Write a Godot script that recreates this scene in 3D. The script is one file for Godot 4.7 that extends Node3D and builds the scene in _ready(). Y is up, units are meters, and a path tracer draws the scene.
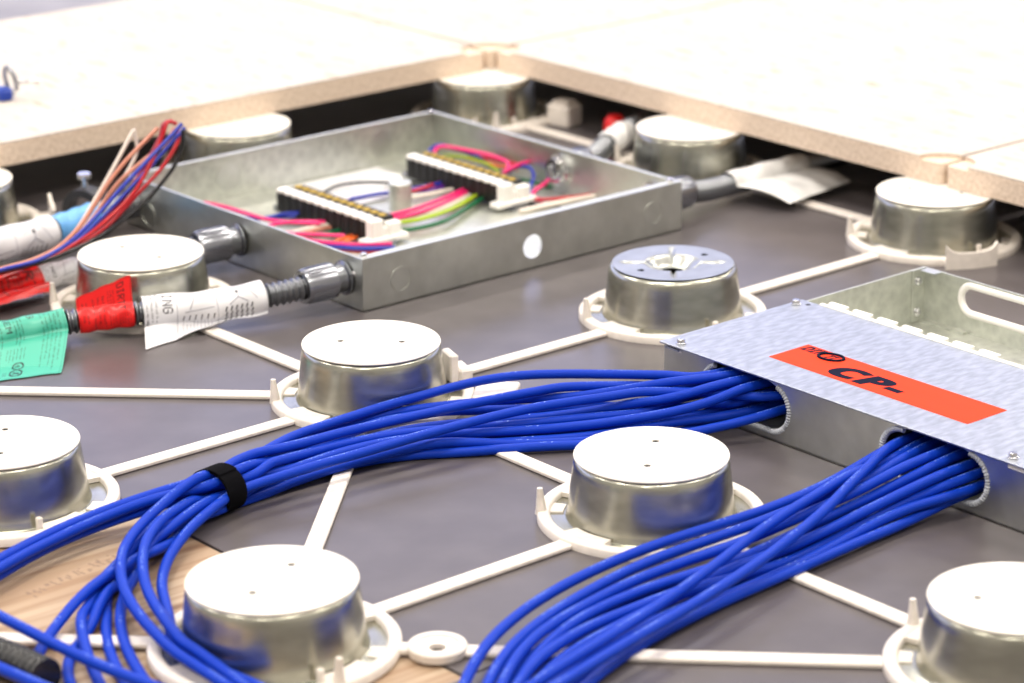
extends Node3D
# Low raised-floor build-up: pedestals in a 250 mm grid, two steel zone boxes, blue data cables, conduits, floor panels.

const PANEL_BOTTOM := 0.0375
const PANEL_TOP := 0.0555
var M := {}
var used := {}
var cup_mesh: Mesh
var cap_mesh: Mesh
var ring_mesh: Mesh
var strap_meshes := {}

func _ready() -> void:
	set_camera()
	set_light()
	make_materials()
	build_hall()
	build_subfloor()
	build_panels()
	build_pedestals()
	build_straps()
	build_junction_box()
	build_zone_box()
	build_cables()
	build_conduits()
	build_box_contents()
	build_small_things()

# ---------------------------------------------------------------- camera, light
func set_camera() -> void:
	var cam := Camera3D.new()
	cam.name = "camera"
	add_child(cam)
	var lens := CameraAttributesPhysical.new()
	lens.frustum_focal_length = 98.4
	lens.frustum_focus_distance = 1.60
	lens.exposure_aperture = 8.5
	lens.frustum_near = 0.05
	lens.frustum_far = 60.0
	cam.attributes = lens
	cam.fov = 13.9065
	cam.position = Vector3(1.2753874, 0.57112246, 0.7011145)
	var b := Basis(Vector3.UP, 0.8765) * Basis(Vector3.RIGHT, -0.3246) * Basis(Vector3.BACK, -0.0122)
	cam.basis = b
	cam.current = true

func set_light() -> void:
	var env := Environment.new()
	env.background_mode = Environment.BG_COLOR
	env.background_color = Color(0.80, 0.82, 1.0)
	env.background_energy_multiplier = 2.1
	env.tonemap_mode = Environment.TONE_MAPPER_LINEAR
	env.tonemap_exposure = 1.12
	env.sdfgi_enabled = true
	env.ssao_enabled = true
	env.ssil_enabled = true
	var we := WorldEnvironment.new()
	we.name = "world_environment"
	we.environment = env
	add_child(we)
	# recessed ceiling panels: one light just below each glowing face (the fittings are built in build_hall)
	for p in LAMP_SPOTS:
		var a := AreaLight3D.new()
		a.name = "ceiling_panel_light"
		a.area_size = Vector2(0.6, 1.2)
		a.light_energy = 4.0
		a.light_color = Color(1.0, 0.965, 0.91)
		a.shadow_enabled = true
		a.area_range = 12.0
		a.position = Vector3(p.x, 3.02, p.y)
		a.rotation = Vector3(-PI / 2, 0, 0)
		add_child(a, true)

const LAMP_SPOTS := [Vector2(-2.4, -2.2), Vector2(0.0, -2.2), Vector2(2.4, -2.2), Vector2(-2.4, 0.2), Vector2(0.0, 0.2), Vector2(2.4, 0.2), Vector2(-2.4, 2.6), Vector2(0.0, 2.6), Vector2(2.4, 2.6), Vector2(-2.4, -5.0), Vector2(0.0, -5.0), Vector2(2.4, -5.0)]

# ---------------------------------------------------------------- naming helpers
func numbered(n: String) -> String:
	if not used.has(n):
		used[n] = 0
		return n
	used[n] += 1
	return "%s_%03d" % [n, used[n]]

func thing(called: String, label: String, category: String, group := "", at := Vector3.ZERO) -> Node3D:
	var o := Node3D.new()
	o.name = numbered(called)
	add_child(o)
	o.position = at
	tag(o, label, category, group)
	return o

func tag(o: Node, label: String, category: String, group := "") -> void:
	o.set_meta("label", label)
	o.set_meta("category", category)
	if group != "":
		o.set_meta("group", group)

func put(called: String, mesh: Mesh, material: Material, parent: Node = null) -> MeshInstance3D:
	var o := MeshInstance3D.new()
	o.mesh = mesh
	if material:
		o.material_override = material
	if parent == null:
		o.name = numbered(called)
		add_child(o)
	else:
		o.name = called
		parent.add_child(o, true)
	return o

func part(called: String, st: SurfaceTool, material: Material, parent: Node = null) -> MeshInstance3D:
	return put(called, st.commit(), material, parent)

func structure(called: String, st: SurfaceTool, material: Material) -> MeshInstance3D:
	var o := part(called, st, material)
	o.set_meta("kind", "structure")
	return o

# ---------------------------------------------------------------- mesh helpers
func new_st() -> SurfaceTool:
	var st := SurfaceTool.new()
	st.begin(Mesh.PRIMITIVE_TRIANGLES)
	return st

func tri(st: SurfaceTool, a: Vector3, b: Vector3, c: Vector3, na: Vector3, nb: Vector3, nc: Vector3, ua := Vector2.ZERO, ub := Vector2.ZERO, uc := Vector2.ZERO) -> void:
	if ((c - a).cross(b - a)).dot(na + nb + nc) < 0.0:
		var t := b
		b = c
		c = t
		t = nb
		nb = nc
		nc = t
		var u := ub
		ub = uc
		uc = u
	st.set_normal(na)
	st.set_uv(ua)
	st.add_vertex(a)
	st.set_normal(nb)
	st.set_uv(ub)
	st.add_vertex(b)
	st.set_normal(nc)
	st.set_uv(uc)
	st.add_vertex(c)

func flat(st: SurfaceTool, a: Vector3, b: Vector3, c: Vector3, n: Vector3) -> void:
	tri(st, a, b, c, n, n, n, Vector2(a.x, a.z), Vector2(b.x, b.z), Vector2(c.x, c.z))

func quad(st: SurfaceTool, a: Vector3, b: Vector3, c: Vector3, d: Vector3, n: Vector3) -> void:
	flat(st, a, b, c, n)
	flat(st, a, c, d, n)

func box(st: SurfaceTool, lo: Vector3, hi: Vector3, bevel := 0.0, xf := Transform3D.IDENTITY) -> void:
	var c := (lo + hi) / 2.0
	var h := (hi - lo) / 2.0
	var bv: float = minf(bevel, minf(h.x, minf(h.y, h.z)) * 0.9)
	for ax in 3:
		for s: float in [-1.0, 1.0]:
			var n := Vector3.ZERO
			n[ax] = s
			var i: int = (ax + 1) % 3
			var j: int = (ax + 2) % 3
			var p := []
			for k in [[-1, -1], [1, -1], [1, 1], [-1, 1]]:
				var v := Vector3.ZERO
				v[ax] = s * h[ax]
				v[i] = k[0] * (h[i] - bv)
				v[j] = k[1] * (h[j] - bv)
				p.append(xf * (c + v))
			quad(st, p[0], p[1], p[2], p[3], (xf.basis * n).normalized())
	if bv <= 0.0:
		return
	for ax in 3:
		var i: int = (ax + 1) % 3
		var j: int = (ax + 2) % 3
		for si: float in [-1.0, 1.0]:
			for sj: float in [-1.0, 1.0]:
				var q := []
				for e in [[-1, 0], [1, 0], [1, 1], [-1, 1]]:
					var v := Vector3.ZERO
					v[ax] = e[0] * (h[ax] - bv)
					v[i] = si * (h[i] - (0.0 if e[1] == 0 else bv))
					v[j] = sj * (h[j] - (bv if e[1] == 0 else 0.0))
					q.append(xf * (c + v))
				var n := Vector3.ZERO
				n[i] = si
				n[j] = sj
				quad(st, q[0], q[1], q[2], q[3], (xf.basis * n).normalized())
	for sx: float in [-1.0, 1.0]:
		for sy: float in [-1.0, 1.0]:
			for sz: float in [-1.0, 1.0]:
				var s := Vector3(sx, sy, sz)
				var a := c + s * Vector3(h.x, h.y - bv, h.z - bv)
				var b := c + s * Vector3(h.x - bv, h.y, h.z - bv)
				var d := c + s * Vector3(h.x - bv, h.y - bv, h.z)
				flat(st, xf * a, xf * b, xf * d, (xf.basis * s).normalized())

# profile: array of Vector2(radius, height) turned about +Y of xf; smooth unless the profile bends sharply
func lathe(st: SurfaceTool, prof: Array, n := 48, xf := Transform3D.IDENTITY, a0 := 0.0, a1 := TAU, sharp := 0.75) -> void:
	var m := prof.size() - 1
	var sn := []
	for k in m:
		var d: Vector2 = prof[k + 1] - prof[k]
		sn.append(Vector2(d.y, -d.x).normalized())
	for k in m:
		var n0: Vector2 = sn[k]
		var n1: Vector2 = sn[k]
		if k > 0 and sn[k - 1].dot(sn[k]) > sharp:
			n0 = (sn[k - 1] + sn[k]).normalized()
		if k < m - 1 and sn[k + 1].dot(sn[k]) > sharp:
			n1 = (sn[k + 1] + sn[k]).normalized()
		for i in n:
			var t0 := a0 + (a1 - a0) * i / n
			var t1 := a0 + (a1 - a0) * (i + 1) / n
			var q := []
			for w in [[t0, prof[k], n0], [t1, prof[k], n0], [t1, prof[k + 1], n1], [t0, prof[k + 1], n1]]:
				var cs := cos(w[0])
				var s := sin(w[0])
				var p: Vector2 = w[1]
				var nn: Vector2 = w[2]
				q.append([xf * Vector3(p.x * cs, p.y, p.x * s), (xf.basis * Vector3(nn.x * cs, nn.y, nn.x * s)).normalized(), Vector2(w[0] / TAU, p.y)])
			var c := [q[0], q[1], q[2], q[3]]
			if prof[k].x > 1e-7:
				tri(st, c[0][0], c[1][0], c[2][0], c[0][1], c[1][1], c[2][1], c[0][2], c[1][2], c[2][2])
			if prof[k + 1].x > 1e-7:
				tri(st, c[0][0], c[2][0], c[3][0], c[0][1], c[2][1], c[3][1], c[0][2], c[2][2], c[3][2])

# solid sector of a ring between two radii and two heights
func sector(st: SurfaceTool, r0: float, r1: float, y0: float, y1: float, a0: float, a1: float, n := 10, xf := Transform3D.IDENTITY) -> void:
	lathe(st, [Vector2(r0, y0), Vector2(r1, y0), Vector2(r1, y1), Vector2(r0, y1), Vector2(r0, y0)], n, xf, a0, a1)
	for a: float in [a0, a1]:
		var d := Vector3(cos(a), 0, sin(a))
		var nn := Vector3(-sin(a), 0, cos(a)) * (-1.0 if a == a0 else 1.0)
		quad(st, xf * (d * r0 + Vector3.UP * y0), xf * (d * r1 + Vector3.UP * y0), xf * (d * r1 + Vector3.UP * y1), xf * (d * r0 + Vector3.UP * y1), (xf.basis * nn).normalized())

func smooth_path(pts: Array, step := 0.004) -> PackedVector3Array:
	var c := Curve3D.new()
	c.bake_interval = step
	var n := pts.size()
	for i in n:
		var t: Vector3
		if i == 0:
			t = (pts[1] - pts[0]) * 0.33
		elif i == n - 1:
			t = (pts[i] - pts[i - 1]) * 0.33
		else:
			t = (pts[i + 1] - pts[i - 1]).normalized() * minf(pts[i + 1].distance_to(pts[i]), pts[i].distance_to(pts[i - 1])) * 0.33
		c.add_point(pts[i], -t, t)
	return c.get_baked_points()

# frames along a path: array of [point, side, up]
func frames(path: PackedVector3Array) -> Array:
	var out := []
	var side := Vector3.ZERO
	for i in path.size():
		var t: Vector3
		if i == 0:
			t = path[1] - path[0]
		elif i == path.size() - 1:
			t = path[i] - path[i - 1]
		else:
			t = path[i + 1] - path[i - 1]
		t = t.normalized()
		if i == 0:
			side = t.cross(Vector3.UP)
			if side.length() < 0.01:
				side = t.cross(Vector3.RIGHT)
		side = (side - t * side.dot(t)).normalized()
		out.append([path[i], side, side.cross(t).normalized(), t])
	return out

# tube of radius r (a number, or a Callable of the length so far); UV.x round it, UV.y along it in metres
func tube(st: SurfaceTool, path: PackedVector3Array, r: Variant, sides := 10, caps := true) -> void:
	var fr := frames(path)
	var s := 0.0
	var prev := []
	for i in fr.size():
		if i > 0:
			s += path[i].distance_to(path[i - 1])
		var rad: float = r.call(s) if r is Callable else r
		var slope := 0.0
		if r is Callable:
			slope = (r.call(s + 0.0002) - r.call(s - 0.0002)) / 0.0004
		var ring := []
		for k in sides + 1:
			var a := TAU * k / sides
			var d: Vector3 = fr[i][1] * cos(a) + fr[i][2] * sin(a)
			ring.append([fr[i][0] + d * rad, (d - fr[i][3] * slope).normalized(), Vector2(float(k) / sides, s)])
		if i > 0:
			for k in sides:
				var a = prev[k]
				var b = prev[k + 1]
				var c = ring[k + 1]
				var d = ring[k]
				tri(st, a[0], b[0], c[0], a[1], b[1], c[1], a[2], b[2], c[2])
				tri(st, a[0], c[0], d[0], a[1], c[1], d[1], a[2], c[2], d[2])
		if caps and (i == 0 or i == fr.size() - 1):
			var n: Vector3 = fr[i][3] * (-1.0 if i == 0 else 1.0)
			for k in sides:
				tri(st, fr[i][0], ring[k][0], ring[k + 1][0], n, n, n, Vector2(0.5, s), Vector2(0.5, s), Vector2(0.5, s))
		prev = ring

# flat plate: polygons in the xy plane of xf, thickness t along its +z; edges on y = split stay open (they meet their twin)
func plate(st: SurfaceTool, polys: Array, xf: Transform3D, t: float, split := 1e9) -> void:
	for poly: PackedVector2Array in polys:
		var idx := Geometry2D.triangulate_polygon(poly)
		var ccw := 0.0
		for i in poly.size():
			ccw += poly[i].cross(poly[(i + 1) % poly.size()])
		var nz := xf.basis.z.normalized()
		for k in range(0, idx.size(), 3):
			var v := []
			for w in 3:
				v.append(poly[idx[k + w]])
			for side: float in [0.0, t]:
				var p := []
				for w in 3:
					p.append(xf * Vector3(v[w].x, v[w].y, side))
				var n := nz * (1.0 if side > 0.0 else -1.0)
				tri(st, p[0], p[1], p[2], n, n, n, v[0], v[1], v[2])
		for i in poly.size():
			var a := poly[i]
			var b := poly[(i + 1) % poly.size()]
			if absf(a.y - split) < 1e-6 and absf(b.y - split) < 1e-6:
				continue
			var d := (b - a).normalized()
			var n2 := Vector2(d.y, -d.x) * (1.0 if ccw > 0.0 else -1.0)
			quad(st, xf * Vector3(a.x, a.y, 0), xf * Vector3(b.x, b.y, 0), xf * Vector3(b.x, b.y, t), xf * Vector3(a.x, a.y, t), (xf.basis * Vector3(n2.x, n2.y, 0)).normalized())

# two halves of an outline (given upper and lower, both running from left to right) with round holes [x, rx, ry] on y = split
func halves(upper: PackedVector2Array, lower: PackedVector2Array, holes: Array, split: float, n := 14) -> Array:
	var out := []
	for s: float in [1.0, -1.0]:
		var p := PackedVector2Array()
		p.append_array(upper if s > 0.0 else lower)
		# back from right to left along the split, round the holes
		for k in range(holes.size() - 1, -1, -1):
			var h = holes[k]
			for i in n + 1:
				var a := PI * i / n
				p.append(Vector2(h[0] + (h[3] if h.size() > 3 else 0.0) * (1.0 if i * 2 < n else -1.0) + cos(a) * h[1], split + s * sin(a) * h[2]))
		out.append(p)
	return out

# sheet from a function of (u, v) in 0..1
func sheet(st: SurfaceTool, f: Callable, nu: int, nv: int) -> void:
	var e := 0.002
	var g := []
	for i in nu + 1:
		var row := []
		for j in nv + 1:
			var u := float(i) / nu
			var v := float(j) / nv
			var du: Vector3 = f.call(minf(u + e, 1), v) - f.call(maxf(u - e, 0), v)
			var dv: Vector3 = f.call(u, minf(v + e, 1)) - f.call(u, maxf(v - e, 0))
			row.append([f.call(u, v), du.cross(dv).normalized(), Vector2(u, v)])
		g.append(row)
	for i in nu:
		for j in nv:
			var a = g[i][j]
			var b = g[i + 1][j]
			var c = g[i + 1][j + 1]
			var d = g[i][j + 1]
			tri(st, a[0], b[0], c[0], a[1], b[1], c[1], a[2], b[2], c[2])
			tri(st, a[0], c[0], d[0], a[1], c[1], d[1], a[2], c[2], d[2])

func up_to(dir: Vector3, at := Vector3.ZERO) -> Transform3D:
	var y := dir.normalized()
	var x := y.cross(Vector3.UP)
	if x.length() < 0.01:
		x = Vector3.RIGHT
	x = x.normalized()
	return Transform3D(Basis(x, y, x.cross(y)), at)

func screw_head(r: float, h: float) -> SurfaceTool:
	var st := new_st()
	lathe(st, [Vector2(r * 1.25, 0), Vector2(r * 1.25, h * 0.25), Vector2(r, h * 0.3), Vector2(r, h * 0.75), Vector2(r * 0.8, h), Vector2(r * 0.3, h), Vector2(r * 0.25, h * 0.7), Vector2(0, h * 0.7)], 12)
	return st

# ---------------------------------------------------------------- materials and computed textures
func noise_tex(freq: float, lo: Color, hi: Color, size := 256, octaves := 4, kind := FastNoiseLite.TYPE_SIMPLEX_SMOOTH, rng := 1, contrast := 1.0) -> ImageTexture:
	var fn := FastNoiseLite.new()
	fn.noise_type = kind
	fn.seed = rng
	fn.frequency = freq
	fn.fractal_octaves = octaves
	var im := fn.get_seamless_image(size, size)
	var out := Image.create(size, size, false, Image.FORMAT_RGB8)
	for y in size:
		for x in size:
			var v := clampf((im.get_pixel(x, y).r - 0.5) * contrast + 0.5, 0, 1)
			out.set_pixel(x, y, lo.lerp(hi, v))
	return ImageTexture.create_from_image(out)

func mat(c: Color, rough: float, metal := 0.0, spec := 0.5) -> StandardMaterial3D:
	var m := StandardMaterial3D.new()
	m.albedo_color = c
	m.roughness = rough
	m.metallic = metal
	m.metallic_specular = spec
	return m

func tri_mat(tex: Texture2D, scale: Vector3, rough: float, metal := 0.0, c := Color.WHITE) -> StandardMaterial3D:
	var m := mat(c, rough, metal)
	m.albedo_texture = tex
	m.uv1_triplanar = true
	m.uv1_world_triplanar = true
	m.uv1_scale = scale
	return m

func make_materials() -> void:
	var spangle := noise_tex(0.03, Color(0.755, 0.765, 0.75), Color(0.86, 0.87, 0.85), 256, 3, FastNoiseLite.TYPE_CELLULAR, 4, 1.2)
	var cloudy := noise_tex(0.012, Color(0.76, 0.77, 0.75), Color(0.83, 0.84, 0.82), 256, 4, FastNoiseLite.TYPE_SIMPLEX_SMOOTH, 9, 1.3)
	var rough_var := noise_tex(0.02, Color(0.80, 0.80, 0.80), Color(1, 1, 1), 256, 4, FastNoiseLite.TYPE_SIMPLEX_SMOOTH, 2, 1.4)
	M.galv = tri_mat(cloudy, Vector3(9, 9, 9), 0.42, 1.0)
	M.galv.roughness_texture = rough_var
	M.galv_bright = tri_mat(spangle, Vector3(14, 14, 14), 0.40, 0.80, Color(1.0, 1.0, 0.985))
	var streak := noise_tex(0.05, Color(0.64, 0.66, 0.70), Color(0.75, 0.77, 0.81), 256, 4, FastNoiseLite.TYPE_SIMPLEX_SMOOTH, 12, 1.4)
	M.brushed = tri_mat(streak, Vector3(16, 16, 5), 0.40, 1.0)
	M.cup = tri_mat(noise_tex(0.03, Color(0.67, 0.67, 0.62), Color(0.76, 0.76, 0.71), 128, 3, FastNoiseLite.TYPE_SIMPLEX_SMOOTH, 21, 1.4), Vector3(12, 30, 12), 0.27, 1.0)
	M.cup_top = tri_mat(cloudy, Vector3(12, 12, 12), 0.32, 1.0, Color(0.88, 0.88, 0.88))
	M.cap = mat(Color(0.93, 0.91, 0.88), 0.5)
	M.plastic = tri_mat(noise_tex(0.05, Color(0.86, 0.83, 0.80), Color(0.92, 0.89, 0.86), 128, 3, FastNoiseLite.TYPE_SIMPLEX_SMOOTH, 5, 1.3), Vector3(20, 20, 20), 0.42)
	M.white = mat(Color(0.93, 0.92, 0.90), 0.4)
	M.trim = mat(Color(0.68, 0.70, 0.74), 0.4)
	M.trim.backlight_enabled = false
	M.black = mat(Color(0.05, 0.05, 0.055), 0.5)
	M.black_cloth = mat(Color(0.03, 0.03, 0.045), 0.95, 0.0, 0.2)
	M.dark_screw = mat(Color(0.10, 0.10, 0.10), 0.6, 0.5)
	M.dark_conduit = mat(Color(0.12, 0.125, 0.14), 0.25)
	M.conduit = mat(Color(0.52, 0.53, 0.55), 0.30, 1.0)
	M.zinc = mat(Color(0.60, 0.61, 0.64), 0.26, 1.0)
	M.screw = mat(Color(0.85, 0.85, 0.86), 0.2, 1.0)
	M.sheet = tri_mat(noise_tex(0.02, Color(0.325, 0.305, 0.312), Color(0.360, 0.340, 0.347), 256, 5, FastNoiseLite.TYPE_SIMPLEX_SMOOTH, 31, 1.5), Vector3(4, 4, 4), 0.30)
	M.concrete = tri_mat(noise_tex(0.02, Color(0.50, 0.49, 0.50), Color(0.60, 0.59, 0.60), 256, 5, FastNoiseLite.TYPE_SIMPLEX_SMOOTH, 33, 1.5), Vector3(1.3, 1.3, 1.3), 0.35)
	M.core = tri_mat(noise_tex(0.12, Color(0.80, 0.72, 0.64), Color(0.90, 0.83, 0.76), 256, 3, FastNoiseLite.TYPE_SIMPLEX_SMOOTH, 41, 2.0), Vector3(9, 9, 9), 0.8)
	M.wall = mat(Color(0.70, 0.69, 0.66), 0.8)
	M.ceiling = mat(Color(0.86, 0.86, 0.85), 0.9)
	M.frame = mat(Color(0.30, 0.31, 0.33), 0.4, 0.4)
	M.lamp = mat(Color(0.9, 0.9, 0.9), 0.6)
	M.lamp.emission_enabled = true
	M.lamp.emission = Color(1.0, 0.965, 0.91)
	M.lamp.emission_energy_multiplier = 3.0
	M.orange = mat(Color(0.92, 0.25, 0.11), 0.55, 0.0, 0.2)
	M.ink = mat(Color(0.06, 0.07, 0.16), 0.6, 0.0, 0.15)
	M.paper = tri_mat(noise_tex(0.02, Color(0.80, 0.80, 0.80), Color(0.92, 0.92, 0.92), 128, 2, FastNoiseLite.TYPE_SIMPLEX_SMOOTH, 43, 1.5), Vector3(14, 14, 14), 0.6)
	M.blue_cap = mat(Color(0.05, 0.22, 0.62), 0.4)
	M.blue_plastic = mat(Color(0.40, 0.66, 0.90), 0.4)
	M.dark_plastic = mat(Color(0.16, 0.165, 0.18), 0.4)
	M.red_plastic = mat(Color(0.85, 0.06, 0.07), 0.3)
	M.yellow = mat(Color(0.72, 0.60, 0.16), 0.5)
	M.panel = panel_material()
	M.plywood = plywood_material()
	M.cable = cable_material()
	for w in [["pink", Color(0.90, 0.13, 0.45)], ["blue", Color(0.09, 0.17, 0.62)], ["red", Color(0.72, 0.04, 0.10)], ["white", Color(0.88, 0.84, 0.80)], ["green", Color(0.04, 0.38, 0.22)], ["lime", Color(0.66, 0.76, 0.10)], ["black", Color(0.04, 0.04, 0.05)], ["orange", Color(0.88, 0.40, 0.16)], ["peach", Color(0.76, 0.50, 0.41)], ["crimson", Color(0.60, 0.05, 0.20)], ["purple", Color(0.42, 0.16, 0.60)]]:
		M["wire_" + w[0]] = mat(w[1], 0.34)

func panel_material() -> StandardMaterial3D:
	var n := 512
	var fn := FastNoiseLite.new()
	fn.seed = 51
	fn.frequency = 0.008
	fn.fractal_octaves = 5
	var fs := FastNoiseLite.new()
	fs.seed = 52
	fs.frequency = 0.02
	fs.fractal_octaves = 3
	var im := Image.create(n, n, false, Image.FORMAT_RGB8)
	for y in n:
		for x in n:
			var a := fn.get_noise_2d(x, y * 3.0)
			var b := fs.get_noise_2d(x * 1.0, y * 4.0)
			var c := Color(0.79, 0.765, 0.735).lerp(Color(0.745, 0.715, 0.69), clampf(a * 0.8 + 0.35, 0, 1))
			c = c.lerp(Color(0.62, 0.51, 0.44), clampf((b - 0.40) * 2.6, 0, 0.7))
			im.set_pixel(x, y, c)
	var m := mat(Color.WHITE, 0.75, 0.0, 0.25)
	m.albedo_texture = ImageTexture.create_from_image(im)
	m.uv1_scale = Vector3(2.0, 2.0, 1)
	return m

func plywood_material() -> StandardMaterial3D:
	# u runs across the grain (0.7 m), v along it
	var w := 1024
	var h := 1024
	var big := FastNoiseLite.new()
	big.seed = 61
	big.frequency = 0.004
	big.fractal_octaves = 3
	var fine := FastNoiseLite.new()
	fine.seed = 62
	fine.frequency = 0.05
	fine.fractal_octaves = 3
	var im := Image.create(w, h, false, Image.FORMAT_RGB8)
	for y in h:
		for x in w:
			var warp := big.get_noise_2d(x * 0.9, y * 0.275) * 60.0
			var ringv := sin((x + warp * 4.0) * 0.06) * 0.5 + 0.5
			var f := fine.get_noise_2d(x * 1.6, y * 0.06)
			var k := fine.get_noise_2d(x * 0.35 + 900.0, y * 0.035)
			var c := Color(0.64, 0.54, 0.445).lerp(Color(0.71, 0.63, 0.54), ringv)
			c = c.lerp(Color(0.52, 0.40, 0.30), clampf(f * 0.9 + 0.10, 0, 0.5))
			c = c.lerp(Color(0.36, 0.23, 0.15), clampf((k - 0.36) * 3.2, 0, 0.75))
			im.set_pixel(x, y, c)
	# the faint grey row of stamped characters beside the cables: too worn to read
	var rng := RandomNumberGenerator.new()
	rng.seed = 77
	for k in 14:
		var bx := int((0.279 + 0.0016 * k) * w)
		var by := int((0.135 + 0.0064 * k) * h)
		for q in 4:
			im.fill_rect(Rect2i(bx + rng.randi_range(0, 9), by + rng.randi_range(0, 3), rng.randi_range(2, 5), 2), Color(0.53, 0.44, 0.37))
	var m := mat(Color.WHITE, 0.6)
	m.albedo_texture = ImageTexture.create_from_image(im)
	return m

func cable_material() -> StandardMaterial3D:
	# jacket with the tiny pale line of print that runs along each cable
	var w := 48
	var h := 1024
	var im := Image.create(w, h, false, Image.FORMAT_RGB8)
	im.fill(Color(0.035, 0.215, 0.69))
	var rng := RandomNumberGenerator.new()
	rng.seed = 81
	for line in [9, 33]:
		var y := 0
		while y < h:
			var word := rng.randi_range(20, 70)
			for k in word:
				if y + k < h and rng.randf() < 0.5:
					im.fill_rect(Rect2i(line + rng.randi_range(0, 3), y + k, 2, 1), Color(0.55, 0.62, 0.86))
			y += word + rng.randi_range(30, 200)
	var m := mat(Color.WHITE, 0.48, 0.0, 0.28)
	m.albedo_texture = ImageTexture.create_from_image(im)
	m.uv1_scale = Vector3(1, 2.6, 1)
	return m

# 5 x 7 letters for print on tags
const LETTERS := {
	"D": ["####.", "#...#", "#...#", "#...#", "#...#", "#...#", "####."],
	"I": [".###.", "..#..", "..#..", "..#..", "..#..", "..#..", ".###."],
	"R": ["####.", "#...#", "#...#", "####.", "#.#..", "#..#.", "#...#"],
	"T": ["#####", "..#..", "..#..", "..#..", "..#..", "..#..", "..#.."],
	"N": ["#...#", "##..#", "#.#.#", "#.#.#", "#..##", "#...#", "#...#"],
	"G": [".###.", "#...#", "#....", "#.###", "#...#", "#...#", ".###."],
	"S": [".####", "#....", "#....", ".###.", "....#", "....#", "####."],
	"E": ["#####", "#....", "#....", "####.", "#....", "#....", "#####"],
	"M": ["#...#", "##.##", "#.#.#", "#.#.#", "#...#", "#...#", "#...#"],
	"e": [".....", ".....", ".###.", "#...#", "#####", "#....", ".####"],
}

# letters run down the image (they run round the conduit), tops towards +x
func print_down(im: Image, text: String, x: int, y: int, s: int, ink: Color) -> void:
	for k in text.length():
		var g: Array = LETTERS[text[k]]
		for row in 7:
			for col in 5:
				if g[row][col] == "#":
					im.fill_rect(Rect2i(x + (6 - row) * s, y + (k * 6 + col) * s, s, s), ink)

func lines_down(im: Image, x0: int, x1: int, y0: int, y1: int, pitch: int, size: int, ink: Color, rng: RandomNumberGenerator) -> void:
	# rows of print too small to read
	var x := x0
	while x + size <= x1:
		var y := y0
		var stop := y1 - rng.randi_range(0, (y1 - y0) / 4)
		while y < stop:
			var word := rng.randi_range(size, size * 5)
			var yy := y
			while yy < mini(y + word, stop):
				im.fill_rect(Rect2i(x + rng.randi_range(0, size / 3), yy, rng.randi_range(size / 2, size), maxi(1, size / 4)), ink)
				yy += maxi(2, size / 2)
			y += word + size
		x += pitch

func ring_mark(im: Image, cx: int, cy: int, r: float, wdt: float, ink: Color) -> void:
	for y in range(cy - int(r) - 2, cy + int(r) + 3):
		for x in range(cx - int(r) - 2, cx + int(r) + 3):
			if x >= 0 and y >= 0 and x < im.get_width() and y < im.get_height() and absf(Vector2(x - cx, y - cy).length() - r) < wdt:
				im.set_pixel(x, y, ink)

func stroke(im: Image, a: Vector2, b: Vector2, ink: Color, w := 2) -> void:
	var n := int(a.distance_to(b)) + 1
	for i in n + 1:
		var p := a.lerp(b, float(i) / n)
		im.fill_rect(Rect2i(int(p.x), int(p.y), w, w), ink)

func print_mat(im: Image, rough := 0.45) -> StandardMaterial3D:
	var m := mat(Color.WHITE, rough)
	m.albedo_texture = ImageTexture.create_from_image(im)
	m.cull_mode = BaseMaterial3D.CULL_DISABLED
	return m

func white_tag_mat(rng_seed: int) -> StandardMaterial3D:
	var rng := RandomNumberGenerator.new()
	rng.seed = rng_seed
	var im := Image.create(512, 384, false, Image.FORMAT_RGB8)
	im.fill(Color(0.86, 0.86, 0.88))
	var ink := Color(0.16, 0.16, 0.20)
	var thin := Color(0.45, 0.45, 0.52)
	lines_down(im, 10, 74, 140, 340, 20, 9, ink, rng)
	print_down(im, "ING", 80, 160, 6, ink)
	stroke(im, Vector2(138, 128), Vector2(138, 404), thin, 2)
	# wiring diagrams
	stroke(im, Vector2(160, 172), Vector2(250, 172), ink, 4)
	stroke(im, Vector2(215, 186), Vector2(190, 250), thin, 3)
	stroke(im, Vector2(170, 261), Vector2(285, 248), thin, 3)
	for k in 6:
		stroke(im, Vector2(165 + k * 24, 278), Vector2(160 + k * 24, 301), ink, 4)
	stroke(im, Vector2(300, 140), Vector2(300, 393), thin, 2)
	stroke(im, Vector2(320, 160), Vector2(440, 160), ink, 3)
	stroke(im, Vector2(340, 197), Vector2(430, 176), thin, 2)
	stroke(im, Vector2(430, 176), Vector2(470, 243), thin, 2)
	stroke(im, Vector2(390, 197), Vector2(390, 222), thin, 3)
	stroke(im, Vector2(390, 222), Vector2(350, 250), thin, 3)
	stroke(im, Vector2(390, 222), Vector2(430, 250), thin, 3)
	ring_mark(im, 390, 195, 4, 4, ink)
	for k in 6:
		for q in 3:
			stroke(im, Vector2(335 + k * 22, 258 + q * 26), Vector2(329 + k * 22, 276 + q * 26), ink, 5)
	lines_down(im, 160, 290, 310, 380, 14, 6, thin, rng)
	return print_mat(im, 0.42)

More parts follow.
